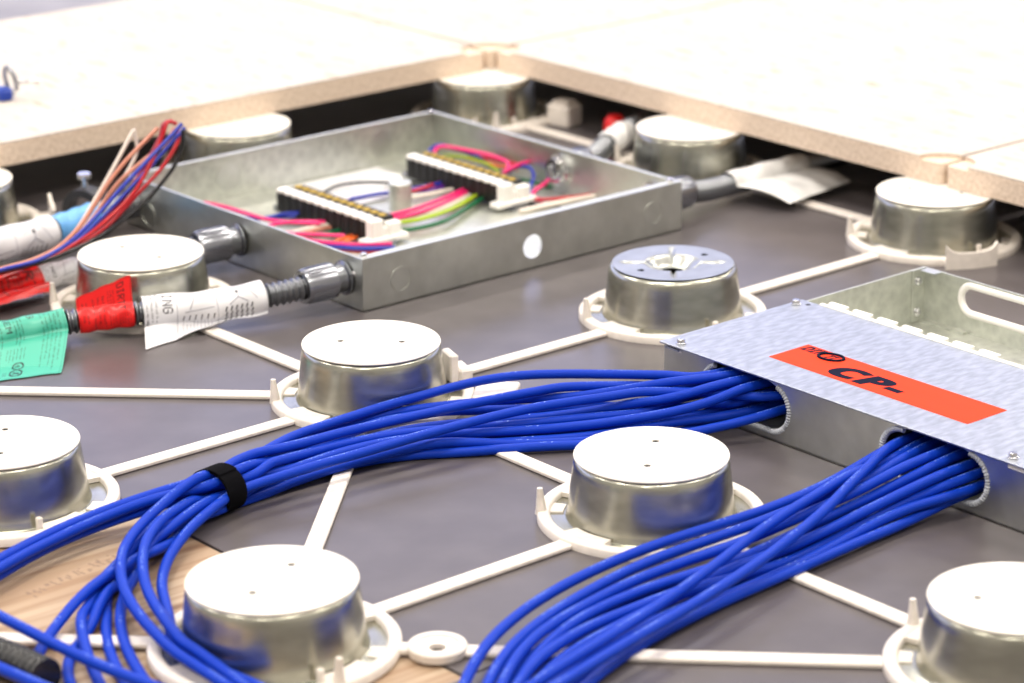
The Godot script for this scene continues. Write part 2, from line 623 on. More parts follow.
func red_tag_mat(rng_seed: int) -> StandardMaterial3D:
	var rng := RandomNumberGenerator.new()
	rng.seed = rng_seed
	var im := Image.create(384, 384, false, Image.FORMAT_RGB8)
	im.fill(Color(0.88, 0.06, 0.06))
	var ink := Color(0.16, 0.03, 0.05)
	for s in [[8, 8, 376, 8], [8, 8, 8, 376], [376, 8, 376, 376], [8, 376, 376, 376]]:
		stroke(im, Vector2(s[0], s[1]), Vector2(s[2], s[3]), ink, 2)
	lines_down(im, 30, 90, 120, 350, 30, 14, ink, rng)
	lines_down(im, 105, 200, 90, 350, 34, 15, ink, rng)
	lines_down(im, 215, 270, 60, 350, 18, 8, ink, rng)
	print_down(im, "DIRTT", 282, 26, 7, ink)
	lines_down(im, 282, 365, 250, 360, 18, 8, ink, rng)
	return print_mat(im, 0.35)

func teal_tag_mat() -> StandardMaterial3D:
	var rng := RandomNumberGenerator.new()
	rng.seed = 7
	var im := Image.create(512, 512, false, Image.FORMAT_RGB8)
	im.fill(Color(0.27, 0.67, 0.58))
	var ink := Color(0.03, 0.16, 0.15)
	for s in [[498, 10, 498, 500], [10, 500, 498, 500]]:
		stroke(im, Vector2(s[0], s[1]), Vector2(s[2], s[3]), Color(0.10, 0.50, 0.42), 3)
	lines_down(im, 20, 160, 20, 440, 22, 10, ink, rng)
	print_down(im, "SSEM", 165, 30, 5, ink)
	lines_down(im, 215, 270, 20, 230, 20, 9, ink, rng)
	print_down(im, "NG", 300, 30, 6, ink)
	lines_down(im, 370, 480, 16, 460, 24, 11, ink, rng)
	lines_down(im, 170, 290, 240, 330, 20, 8, ink, rng)
	ring_mark(im, 250, 372, 30, 5, ink)
	print_down(im, "e", 236, 358, 5, ink)
	ring_mark(im, 250, 448, 34, 6, ink)
	stroke(im, Vector2(232, 436), Vector2(268, 460), ink, 7)
	stroke(im, Vector2(232, 460), Vector2(262, 440), ink, 6)
	lines_down(im, 175, 205, 430, 480, 12, 9, ink, rng)
	return print_mat(im, 0.4)

# ---------------------------------------------------------------- the hall round the work (outside the frame)
func build_hall() -> void:
	var x0 := -4.5
	var x1 := 4.0
	var z0 := -9.0
	var z1 := 4.4
	var h := 3.05
	var t := 0.2
	var st := new_st()
	# far wall across x, with a long window
	for b in [[x0 - t, -0.1, x1 + t, 0.85], [x0 - t, 2.75, x1 + t, h], [x0 - t, 0.85, -3.9, 2.75], [3.4, 0.85, x1 + t, 2.75]]:
		box(st, Vector3(b[0], b[1], z0 - t), Vector3(b[2], b[3], z0))
	structure("wall_back", st, M.wall)
	st = new_st()
	for b in [[z0, -0.1, z1, 0.85], [z0, 2.75, z1, h], [z0, 0.85, -8.5, 2.75], [3.8, 0.85, z1, 2.75]]:
		box(st, Vector3(x0 - t, b[1], b[0]), Vector3(x0, b[3], b[2]))
	structure("wall_left", st, M.wall)
	st = new_st()
	box(st, Vector3(x1, -0.1, z0), Vector3(x1 + t, h, z1))
	structure("wall_right", st, M.wall)
	st = new_st()
	box(st, Vector3(x0 - t, -0.1, z1), Vector3(x1 + t, h, z1 + t))
	structure("wall_front", st, M.wall)
	st = new_st()
	box(st, Vector3(x0 - t, h, z0 - t), Vector3(x1 + t, h + t, z1 + t))
	structure("ceiling", st, M.ceiling)
	st = new_st()
	box(st, Vector3(x0 - t, -0.25, z0 - t), Vector3(x1 + t, -0.0135, z1 + t))
	structure("floor", st, M.concrete)
	st = new_st()
	for k in 6:
		var x := -3.9 + 7.3 * k / 5.0
		box(st, Vector3(x - 0.03, 0.85, z0 - 0.12), Vector3(x + 0.03, 2.75, z0 - 0.06))
	box(st, Vector3(-3.9, 0.85, z0 - 0.12), Vector3(3.4, 0.90, z0 - 0.06))
	box(st, Vector3(-3.9, 2.70, z0 - 0.12), Vector3(3.4, 2.75, z0 - 0.06))
	structure("window_1", st, M.frame)
	st = new_st()
	for k in 9:
		var z := -8.5 + 12.3 * k / 8.0
		box(st, Vector3(x0 - 0.12, 0.85, z - 0.03), Vector3(x0 - 0.06, 2.75, z + 0.03))
	box(st, Vector3(x0 - 0.12, 0.85, -8.5), Vector3(x0 - 0.06, 0.90, 3.8))
	box(st, Vector3(x0 - 0.12, 2.70, -8.5), Vector3(x0 - 0.06, 2.75, 3.8))
	structure("window_2", st, M.frame)
	for p in LAMP_SPOTS:
		var l := thing("ceiling_lamp", "flat white recessed ceiling light panel above the floor work", "lamp", "recessed ceiling light panels", Vector3(p.x, h, p.y))
		st = new_st()
		for b in [[-0.33, -0.63, -0.30, 0.63], [0.30, -0.63, 0.33, 0.63], [-0.30, -0.63, 0.30, -0.60], [-0.30, 0.60, 0.30, 0.63]]:
			box(st, Vector3(b[0], -0.02, b[1]), Vector3(b[2], 0.0, b[3]))
		part("frame", st, M.white, l)
		st = new_st()
		box(st, Vector3(-0.30, -0.012, -0.60), Vector3(0.30, -0.002, 0.60))
		part("diffuser", st, M.lamp, l)

func build_subfloor() -> void:
	var st := new_st()
	box(st, Vector3(-1.0, -0.0135, -1.7), Vector3(1.4, -0.0015, -0.05))
	structure("floor_board", st, M.dark_plastic)
	# plywood board in front: u across the grain, v along it
	st = new_st()
	var lo := Vector2(-0.30, -0.0495)
	var hi := Vector2(1.4, 0.55)
	quad(st, Vector3(lo.x, -0.0135, hi.y), Vector3(hi.x, -0.0135, hi.y), Vector3(hi.x, -0.0012, hi.y), Vector3(lo.x, -0.0012, hi.y), Vector3.BACK)
	quad(st, Vector3(lo.x, -0.0135, lo.y), Vector3(lo.x, -0.0135, hi.y), Vector3(lo.x, -0.0012, hi.y), Vector3(lo.x, -0.0012, lo.y), Vector3.LEFT)
	quad(st, Vector3(hi.x, -0.0135, lo.y), Vector3(hi.x, -0.0135, hi.y), Vector3(hi.x, -0.0012, hi.y), Vector3(hi.x, -0.0012, lo.y), Vector3.RIGHT)
	quad(st, Vector3(lo.x, -0.0135, lo.y), Vector3(hi.x, -0.0135, lo.y), Vector3(hi.x, -0.0012, lo.y), Vector3(lo.x, -0.0012, lo.y), Vector3.FORWARD)
	var c := [Vector3(lo.x, -0.0012, lo.y), Vector3(hi.x, -0.0012, lo.y), Vector3(hi.x, -0.0012, hi.y), Vector3(lo.x, -0.0012, hi.y)]
	var uv := []
	for p: Vector3 in c:
		uv.append(Vector2((p.x + 0.1) / 0.7, (p.z + 0.1) / 0.7))
	tri(st, c[0], c[1], c[2], Vector3.UP, Vector3.UP, Vector3.UP, uv[0], uv[1], uv[2])
	tri(st, c[0], c[2], c[3], Vector3.UP, Vector3.UP, Vector3.UP, uv[0], uv[2], uv[3])
	structure("floor_plywood", st, M.plywood)
	st = new_st()
	box(st, Vector3(-1.0, -0.0015, -1.7), Vector3(0.335, 0.0, -0.0505), 0.0003)
	structure("floor_sheet", st, M.sheet)
	st = new_st()
	box(st, Vector3(0.3365, -0.0012, -1.7), Vector3(1.4, 0.0, 0.5), 0.0003)
	structure("floor_sheet", st, M.sheet)

# ---------------------------------------------------------------- floor panels
const LIE := Basis(Vector3(1, 0, 0), Vector3(0, 0, -1), Vector3(0, 1, 0))

func corner_cut(r: Rect2, cut: Array, n := 8) -> PackedVector2Array:
	# rectangle with its four corners hollowed out by quarter circles (radius per corner: sw, se, ne, nw)
	var p := PackedVector2Array()
	var cs := [r.position, Vector2(r.end.x, r.position.y), r.end, Vector2(r.position.x, r.end.y)]
	for k in 4:
		var c: Vector2 = cs[k]
		if cut[k] <= 0.0:
			p.append(c)
			continue
		var a0: float = [PI / 2, PI, 1.5 * PI, TAU][k]
		for i in n + 1:
			p.append(c + Vector2.from_angle(a0 - PI / 2 * i / n) * cut[k])
	return p

func round_rect(r: Rect2, rad: float, n := 5) -> PackedVector2Array:
	var p := PackedVector2Array()
	var q := r.grow(-rad)
	var cs := [q.position, Vector2(q.end.x, q.position.y), q.end, Vector2(q.position.x, q.end.y)]
	for k in 4:
		for i in n + 1:
			p.append(cs[k] + Vector2.from_angle(PI + PI / 2 * k + PI / 2 * i / n) * rad)
	return p

func build_panels() -> void:
	var list := [
		[-0.885, -0.757, -0.506, -0.258, "pale floor panel covering the pedestals beside the loose coloured wire ends"],
		[-0.885, -1.262, -0.506, -0.761, "pale floor panel behind the panel corner above the junction box"],
		[-0.503, -1.262, -0.0065, -0.765, "pale square floor panel overhanging the conduits behind the junction box"],
		[-0.0030, -1.262, 0.494, -0.765, "pale floor panel meeting its neighbour over the pedestal behind the zone box"],
	]
	for d in list:
		var t := thing("floor_panel", d[4], "floor panel", "raised floor panels")
		var r := Rect2(d[0], -d[3], d[2] - d[0], d[3] - d[1])
		var st := new_st()
		plate(st, [round_rect(r, 0.005)], Transform3D(LIE, Vector3(0, PANEL_BOTTOM, 0)), 0.0150)
		plate(st, [corner_cut(r.grow(-0.0002), [0.021, 0.021, 0.021, 0.021])], Transform3D(LIE, Vector3(0, PANEL_BOTTOM + 0.0150, 0)), 0.0022)
		part("core", st, M.core, t)
		st = new_st()
		plate(st, [corner_cut(r, [0.0212, 0.0212, 0.0212, 0.0212])], Transform3D(LIE, Vector3(0, PANEL_TOP - 0.0008, 0)), 0.0008)
		part("top_sheet", st, M.panel, t)

# ---------------------------------------------------------------- pedestals
func cup_profile() -> Array:
	return [Vector2(0.0560, 0.0008), Vector2(0.0560, 0.0018), Vector2(0.0475, 0.0018), Vector2(0.0462, 0.0024), Vector2(0.0455, 0.0040), Vector2(0.0451, 0.0065), Vector2(0.0446, 0.0100), Vector2(0.0425, 0.0285), Vector2(0.0420, 0.0320), Vector2(0.0414, 0.0340), Vector2(0.0404, 0.0351), Vector2(0.0390, 0.0355)]

func make_pedestal_meshes() -> void:
	var st := new_st()
	var pr := cup_profile()
	pr.append(Vector2(0.0340, 0.0355))
	pr.append(Vector2(0.0340, 0.0345))
	lathe(st, pr, 72)
	cup_mesh = st.commit()
	st = new_st()
	# cap: a disc with two screw holes on its middle line
	var up := PackedVector2Array()
	var dn := PackedVector2Array()
	for i in 41:
		var a := PI - PI * i / 40
		up.append(Vector2(cos(a), sin(a)) * 0.0410)
		dn.append(Vector2(cos(a), -sin(a)) * 0.0410)
	plate(st, halves(up, dn, [[-0.0185, 0.0021, 0.0021], [0.0185, 0.0021, 0.0021]], 0.0, 10), Transform3D(LIE, Vector3(0, 0.0357, 0)), 0.0014, 0.0)
	lathe(st, [Vector2(0.0408, 0.0357), Vector2(0.0416, 0.0359), Vector2(0.0418, 0.0364), Vector2(0.0416, 0.0369), Vector2(0.0410, 0.0371)], 72)
	cap_mesh = st.commit()
	st = new_st()
	lathe(st, [Vector2(0.0545, 0.0008), Vector2(0.0545, 0.0040), Vector2(0.0552, 0.0049), Vector2(0.0565, 0.0053), Vector2(0.0595, 0.0053), Vector2(0.0608, 0.0049), Vector2(0.0615, 0.0040), Vector2(0.0615, 0.0), Vector2(0.0545, 0.0)], 72, Transform3D.IDENTITY, 0, TAU, 0.6)
	ring_mesh = st.commit()

func screw_recess() -> SurfaceTool:
	var st := new_st()
	lathe(st, [Vector2(0.0021, 0.0002), Vector2(0.0021, 0.0008), Vector2(0.0017, 0.0010), Vector2(0.0007, 0.0009), Vector2(0.0, 0.0004)], 12)
	return st

func bare_top() -> SurfaceTool:
	# pressed steel top: a bowl with four creases running out to the rim and a hole in its floor
	var st := new_st()
	var nr := 44
	var na := 160
	var hgt := func(r: float, a: float) -> float:
		var k := absf(wrapf(a - 0.73, -PI / 4, PI / 4))
		var crease := maxf(0.0, 1.0 - k / 0.10) * clampf((0.036 - r) / 0.016, 0.0, 1.0) * 0.0032
		var lim := 0.0195
		var bowl := smoothstep(0.0, 1.0, clampf((lim - r) / 0.0100, 0.0, 1.0)) * 0.0062
		return 0.0364 - maxf(bowl, crease + bowl * 0.6)
	for i in nr:
		for j in na:
			var r0 := 0.0074 + (0.0396 - 0.0074) * i / nr
			var r1 := 0.0074 + (0.0396 - 0.0074) * (i + 1) / nr
			var a0 := TAU * j / na
			var a1 := TAU * (j + 1) / na
			var mid := Vector2.from_angle((a0 + a1) / 2) * (r0 + r1) / 2
			if mid.distance_to(Vector2.from_angle(1.62) * 0.0272) < 0.0023 or mid.distance_to(Vector2.from_angle(1.62 + PI) * 0.0272) < 0.0023:
				continue
			var q := []
			for c in [[r0, a0], [r1, a0], [r1, a1], [r0, a1]]:
				var e := 0.0004
				var dr: float = (hgt.call(c[0] + e, c[1]) - hgt.call(c[0] - e, c[1])) / (2 * e)
				var da: float = (hgt.call(c[0], c[1] + e / c[0]) - hgt.call(c[0], c[1] - e / c[0])) / (2 * e)
				var rd := Vector3(cos(c[1]), 0, sin(c[1]))
				var ad := Vector3(-sin(c[1]), 0, cos(c[1]))
				q.append([rd * c[0] + Vector3.UP * hgt.call(c[0], c[1]), (Vector3.UP - rd * dr - ad * da).normalized()])
			tri(st, q[0][0], q[1][0], q[2][0], q[0][1], q[1][1], q[2][1])
			tri(st, q[0][0], q[2][0], q[3][0], q[0][1], q[2][1], q[3][1])
	return st

func build_pedestals() -> void:
	make_pedestal_meshes()
	# x, z, turn of the cap, label words, ring: angle of the tall prong, clip wall angle (or none)
	var list := [
		[-0.0012, -0.2519, 0.80, "between junction box corner and tied cables", 118.0, null],
		[0.0004, -0.4977, 0.0, "bare", 113.0, null],
		[0.2487, -0.2496, -0.865, "between the two blue bundles", 130.0, null],
		[0.2514, -0.0001, -1.145, "beside the drooping cables", 5.0, null],
		[0.0003, 0.0010, -0.6, "behind the cables leaving the tie", 120.0, null],
		[0.5009, -0.2494, 0.9, "ending the long eyelet strap", 175.0, null],
		[-0.0006, -0.7528, 0.5, "under the panel joint behind the zone box", 132.0, 26.0],
		[-0.2524, -0.2509, 0.15, "between the two tagged conduits", 125.0, null],
		[-0.2507, -0.7513, 0.4, "beside the conduit with loose paper tag", 150.0, null],
		[-0.4974, -0.4978, 0.2, "against the junction box, half under a panel", 140.0, null],
		[-0.4982, -0.7484, 0.8, "under the meeting corner of panels", 30.0, 60.0],
		[-0.5000, -0.2500, 0.8, "near the blue bushing", 190.0, -60.0],
	]
	for d in list:
		var at := Vector3(d[0], 0, d[1])
		var bare: bool = d[3] == "bare"
		var t := thing("floor_pedestal", "galvanised steel floor pedestal without its cap, pressed hollow top showing" if bare else "steel floor pedestal with white cap " + d[3], "pedestal", "raised floor pedestals", at)
		put("cup", cup_mesh, M.cup, t)
		if bare:
			part("top_plate", bare_top(), M.cup_top, t)
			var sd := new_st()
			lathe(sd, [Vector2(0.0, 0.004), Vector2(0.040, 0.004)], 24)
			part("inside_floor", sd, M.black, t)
		else:
			var cap := put("cap", cap_mesh, M.cap, t)
			cap.rotation.y = d[2]
			for sx: float in [-1.0, 1.0]:
				var sc := part("screw", screw_recess(), M.dark_screw, cap)
				sc.position = Vector3(0.0185 * sx, 0.0357, 0)
		var g := thing("base_ring", "white plastic base ring round the capless pedestal" if bare else "white plastic base ring round the pedestal " + d[3], "base ring", "pedestal base rings", at)
		put("ring", ring_mesh, M.plastic, g)
		for k in 4:
			var st := new_st()
			var a := PI / 2 * k - 0.10
			sector(st, 0.0470, 0.0560, 0.0020, 0.0046, a - 0.26, a + 0.26, 8)
			part("web", st, M.plastic, g)
		for k in 4:
			var st := new_st()
			var a := PI / 2 * k + PI / 4 + 0.1
			sector(st, 0.0475, 0.0560, 0.0018, 0.0026, a - 0.12, a + 0.12, 4)
			part("rib", st, M.plastic, g)
		var a1 := deg_to_rad(d[4])
		var ps := new_st()
		var base := Vector3(cos(a1), 0, sin(a1)) * 0.0592
		tube(ps, PackedVector3Array([base + Vector3(0, 0.003, 0), base + Vector3(0, 0.007, 0), base * 1.005 + Vector3(0, 0.0120, 0), base * 1.01 + Vector3(0, 0.0172, 0), base * 1.01 + Vector3(0, 0.0178, 0)]), func(s: float) -> float: return lerpf(0.0034, 0.0016, clampf(s / 0.014, 0, 1)), 8)
		part("prong", ps, M.plastic, g)
		ps = new_st()
		var b2 := Vector3(cos(0.18), 0, sin(0.18)) * 0.0505
		box(ps, b2 + Vector3(-0.0016, 0.002, -0.0016), b2 + Vector3(0.0016, 0.0100, 0.0016), 0.0006)
		part("latch", ps, M.plastic, g)
		if d[5] != null:
			var a2 := deg_to_rad(d[5])
			ps = new_st()
			sheet_wall(ps, 0.0690, a2, 0.27)
			part("clip_wall", ps, M.plastic, g)
	# snap bracket on the ring between the boxes
	var sb := thing("snap_bracket", "white plastic snap bracket clipped to the base ring above the tied cables", "bracket", "", Vector3(-0.0012, 0, -0.2519))
	var s2 := new_st()
	var xf := Transform3D(Basis(Vector3.UP, deg_to_rad(43)), Vector3.ZERO)
	box(s2, Vector3(0.062, 0.0, -0.015), Vector3(0.088, 0.0090, 0.015), 0.001, xf)
	part("socket", s2, M.plastic, sb)
	s2 = new_st()
	xf = Transform3D(Basis(Vector3.UP, deg_to_rad(72)), Vector3.ZERO)
	box(s2, Vector3(0.0475, 0.0055, -0.008), Vector3(0.0530, 0.0235, 0.008), 0.001, xf)
	box(s2, Vector3(0.0530, 0.0055, -0.009), Vector3(0.0620, 0.0140, 0.009), 0.0015, xf)
	part("catch", s2, M.plastic, sb)

func sheet_wall(st: SurfaceTool, r: float, a2: float, half: float) -> void:
	# upright curved wall whose top edge sags between two pointed ends
	var n := 16
	for i in n:
		var q := []
		for k: float in [float(i) / n, float(i + 1) / n]:
			var a := a2 + lerpf(-half, half, k)
			var top := 0.0115 + 0.0060 * pow(absf(k * 2.0 - 1.0), 5.0)
			for rr: float in [r, r + 0.0022]:
				var d := Vector3(cos(a), 0, sin(a))
				q.append([d * rr, d * rr + Vector3.UP * top, d])
		quad(st, q[0][0], q[2][0], q[2][1], q[0][1], -q[0][2])
		quad(st, q[1][0], q[3][0], q[3][1], q[1][1], q[1][2])
		quad(st, q[0][1], q[2][1], q[3][1], q[1][1], Vector3.UP)
		if i == 0:
			quad(st, q[0][0], q[1][0], q[1][1], q[0][1], Vector3(sin(a2), 0, -cos(a2)))
		if i == n - 1:
			quad(st, q[2][0], q[3][0], q[3][1], q[2][1], Vector3(-sin(a2), 0, cos(a2)))
	sector(st, 0.0600, r + 0.0022, 0.0004, 0.0036, a2 - half, a2 + half, 8)

func strap(a: Vector2, b: Vector2, label: String, ra := 0.0612, rb := 0.0612) -> Node3D:
	var d := (b - a).normalized()
	var p := a + d * ra
	var q := b - d * rb
	var l := p.distance_to(q)
	var t := thing("connector_strap", label, "strap", "white connector straps", Vector3(p.x, 0, p.y))
	t.rotation.y = -d.angle()
	var key := "%.3f" % l
	if not strap_meshes.has(key):
		var st := new_st()
		box(st, Vector3(0, 0.0002, -0.0050), Vector3(l, 0.0030, 0.0050), 0.0007)
		strap_meshes[key] = st.commit()
	put("bar", strap_meshes[key], M.plastic, t)
	return t

func build_straps() -> void:
	var A := Vector2(-0.0012, -0.2519)
	var B := Vector2(0.0004, -0.4977)
	var C := Vector2(0.2487, -0.2496)
	var D := Vector2(0.2514, -0.0001)
	var E := Vector2(0.0003, 0.0010)
	var F := Vector2(0.5009, -0.2494)
	var G := Vector2(-0.0006, -0.7528)
	var H := Vector2(-0.2524, -0.2509)
	var I := Vector2(-0.2507, -0.7513)
	var J := Vector2(-0.4974, -0.4978)
	var K := Vector2(-0.4982, -0.7484)
	strap(H, A, "white flat strap running out from under the white conduit tag")
	strap(A, C, "white flat strap diving under the tied cables towards the pedestal between bundles")
	strap(C, F, "white flat strap emerging from under the untied blue bundle, ending at a ring")
	strap(E, A, "white flat strap from the plywood edge pedestal up beside the tied cables")
	strap(A, B, "white flat strap leading to the ring of the capless pedestal")
	strap(B, G, "white flat strap between the capless pedestal and the zone box corner")
	strap(D, C, "white flat strap between the two pedestals below the tied bundle")
	strap(I, G, "white flat strap along the shadow edge beside the loose paper tag")
	strap(K, I, "white flat strap in the shade behind the junction box")
	strap(J, K, "white flat strap in the dark under the panel edge")
	strap(A, Vector2(-0.251, 0.001), "long white strap running diagonally away below the teal tag")
	strap(A, D, "wide looking white strap coming straight out from under the tied cables")
	strap(D, Vector2(0.001, 0.25), "dirty white strap lying across the plywood under drooping cables")
	var e := strap(D, F, "long white strap with a round eyelet, passing under the untied bundle", 0.0925)
	var st := new_st()
	lathe(st, [Vector2(0.0042, 0.0006), Vector2(0.0142, 0.0006), Vector2(0.0146, 0.0044), Vector2(0.0138, 0.0054), Vector2(0.0112, 0.0054), Vector2(0.0104, 0.0040), Vector2(0.0042, 0.0032), Vector2(0.0042, 0.0006)], 36, Transform3D(Basis.IDENTITY, Vector3(-0.0135, 0, 0)))
	box(st, Vector3(-0.0325, 0.0004, -0.0045), Vector3(-0.0270, 0.0036, 0.0045), 0.0006)
	part("eyelet", st, M.plastic, e)

# ---------------------------------------------------------------- junction box
func knockout(parent: Node, at: Vector3, dir: Vector3, r := 0.0085) -> void:
	var st := new_st()
	lathe(st, [Vector2(r, 0.0), Vector2(r, 0.0004), Vector2(r - 0.0006, 0.0004), Vector2(r - 0.0006, 0.0001), Vector2(0, 0.0001)], 32, up_to(dir, at))
	part("knockout", st, M.galv, parent)

func build_junction_box() -> void:
	var x0 := -0.428
	var x1 := -0.140
	var z0 := -0.638
	var z1 := -0.350
	var h := 0.0367
	var t := 0.0012
	var o := thing("junction_box", "open galvanised steel junction box holding coloured wires and two terminal blocks", "junction box")
	var st := new_st()
	box(st, Vector3(x0, 0.0004, z0), Vector3(x1, 0.0004 + t, z1))
	part("base_panel", st, M.galv_bright, o)
	# side with the round hole
	st = new_st()
	var hy := 0.0163
	plate(st, halves(PackedVector2Array([Vector2(0, hy), Vector2(0, h), Vector2(0.288, h), Vector2(0.288, hy)]), PackedVector2Array([Vector2(0, hy), Vector2(0, 0.0004), Vector2(0.288, 0.0004), Vector2(0.288, hy)]), [[0.147, 0.0085, 0.0085]], hy, 20), Transform3D(Basis(Vector3(0, 0, -1), Vector3(0, 1, 0), Vector3(1, 0, 0)), Vector3(x1 - t, 0, z1)), t, hy)
	var w := part("wall_panel", st, M.galv, o)
	knockout(w, Vector3(x1, 0.0170, z1 - 0.0317), Vector3.RIGHT)
	knockout(w, Vector3(x1, 0.0185, z1 - 0.2598), Vector3.RIGHT)
	st = new_st()
	box(st, Vector3(x0, 0.0004, z1 - t), Vector3(x1 - t, h, z1))
	w = part("wall_panel", st, M.galv, o)
	knockout(w, Vector3(-0.398, 0.0125, z1), Vector3.BACK)
	st = new_st()
	box(st, Vector3(x0, 0.0004, z0), Vector3(x1 - t, h, z0 + t))
	part("wall_panel", st, M.galv, o)
	st = new_st()
	box(st, Vector3(x0, 0.0004, z0 + t), Vector3(x0 + t, h, z1 - t))
	w = part("wall_panel", st, M.galv_bright, o)
	knockout(w, Vector3(x0 + t, 0.0190, -0.585), Vector3.RIGHT, 0.011)
	knockout(w, Vector3(x0 + t, 0.0190, -0.440), Vector3.RIGHT, 0.011)
	for b in [[x1 - t - 0.0065, z0 + t, x1 - t, z1 - t], [x0 + t, z0 + t, x0 + t + 0.003, z1 - t], [x0 + 0.005, z1 - t - 0.0008, x1 - 0.009, z1 - t], [x0 + 0.005, z0 + t, x1 - 0.009, z0 + t + 0.0025]]:
		st = new_st()
		box(st, Vector3(b[0], h - t, b[1]), Vector3(b[2], h, b[3]))
		part("lip", st, M.galv_bright, o)
	for p in [[x1 - 0.006, z1 - 0.006], [x1 - 0.006, z0 + 0.006], [x0 + 0.006, z0 + 0.006]]:
		var s := part("screw", screw_head(0.0022, 0.0022), M.screw, o)
		s.position = Vector3(p[0], h, p[1])
	var sc := part("screw", screw_head(0.0018, 0.0012), M.screw, o)
	sc.transform = up_to(Vector3.BACK, Vector3(x1 - 0.010, 0.0245, z1))
	for p in [[-0.1605, -0.3512, -1.0], [-0.2830, -0.3512, -1.0], [-0.1680, -0.6368, 1.0], [-0.2720, -0.6368, 1.0]]:
		st = new_st()
		lathe(st, [Vector2(0.0075, 0.0), Vector2(0.0115, 0.0), Vector2(0.0120, 0.0030), Vector2(0.0098, 0.0034), Vector2(0.0092, 0.0070), Vector2(0.0072, 0.0070), Vector2(0.0070, 0.0)], 18, up_to(Vector3(0, 0, p[2]), Vector3(p[0], 0.0193, p[1])))
		part("locknut", st, M.screw, o)
	# round post standing on the base
	st = new_st()
	lathe(st, [Vector2(0.0085, 0.0016), Vector2(0.0085, 0.0225), Vector2(0.0078, 0.0232), Vector2(0, 0.0232)], 32, Transform3D(Basis.IDENTITY, Vector3(-0.315, 0, -0.517)))
	part("post", st, M.galv_bright, o)

# ---------------------------------------------------------------- zone box with the orange sticker
func obround_path(x0: float, x1: float, y0: float, y1: float, a_start: float, a_end: float, z: float) -> PackedVector3Array:
	var r := (y1 - y0) / 2
	var cy := (y0 + y1) / 2
	var p := PackedVector3Array()
	# left arc from a_start down to the bottom, along, right arc up to a_end
	for i in 15:
		var a := lerpf(a_start, 1.5 * PI, i / 14.0)
		p.append(Vector3(x0 + r + cos(a) * r, cy + sin(a) * r, z))
	for i in range(1, 10):
		p.append(Vector3(lerpf(x0 + r, x1 - r, i / 10.0), y0, z))
	for i in 15:
		var a := lerpf(-0.5 * PI, a_end, i / 14.0)
		p.append(Vector3(x1 - r + cos(a) * r, cy + sin(a) * r, z))
	return p

func dense(p: PackedVector3Array, step: float) -> PackedVector3Array:
	var out := PackedVector3Array()
	for i in p.size() - 1:
		var n := maxi(1, int(p[i].distance_to(p[i + 1]) / step))
		for k in n:
			out.append(p[i].lerp(p[i + 1], float(k) / n))
	out.append(p[p.size() - 1])
	return out

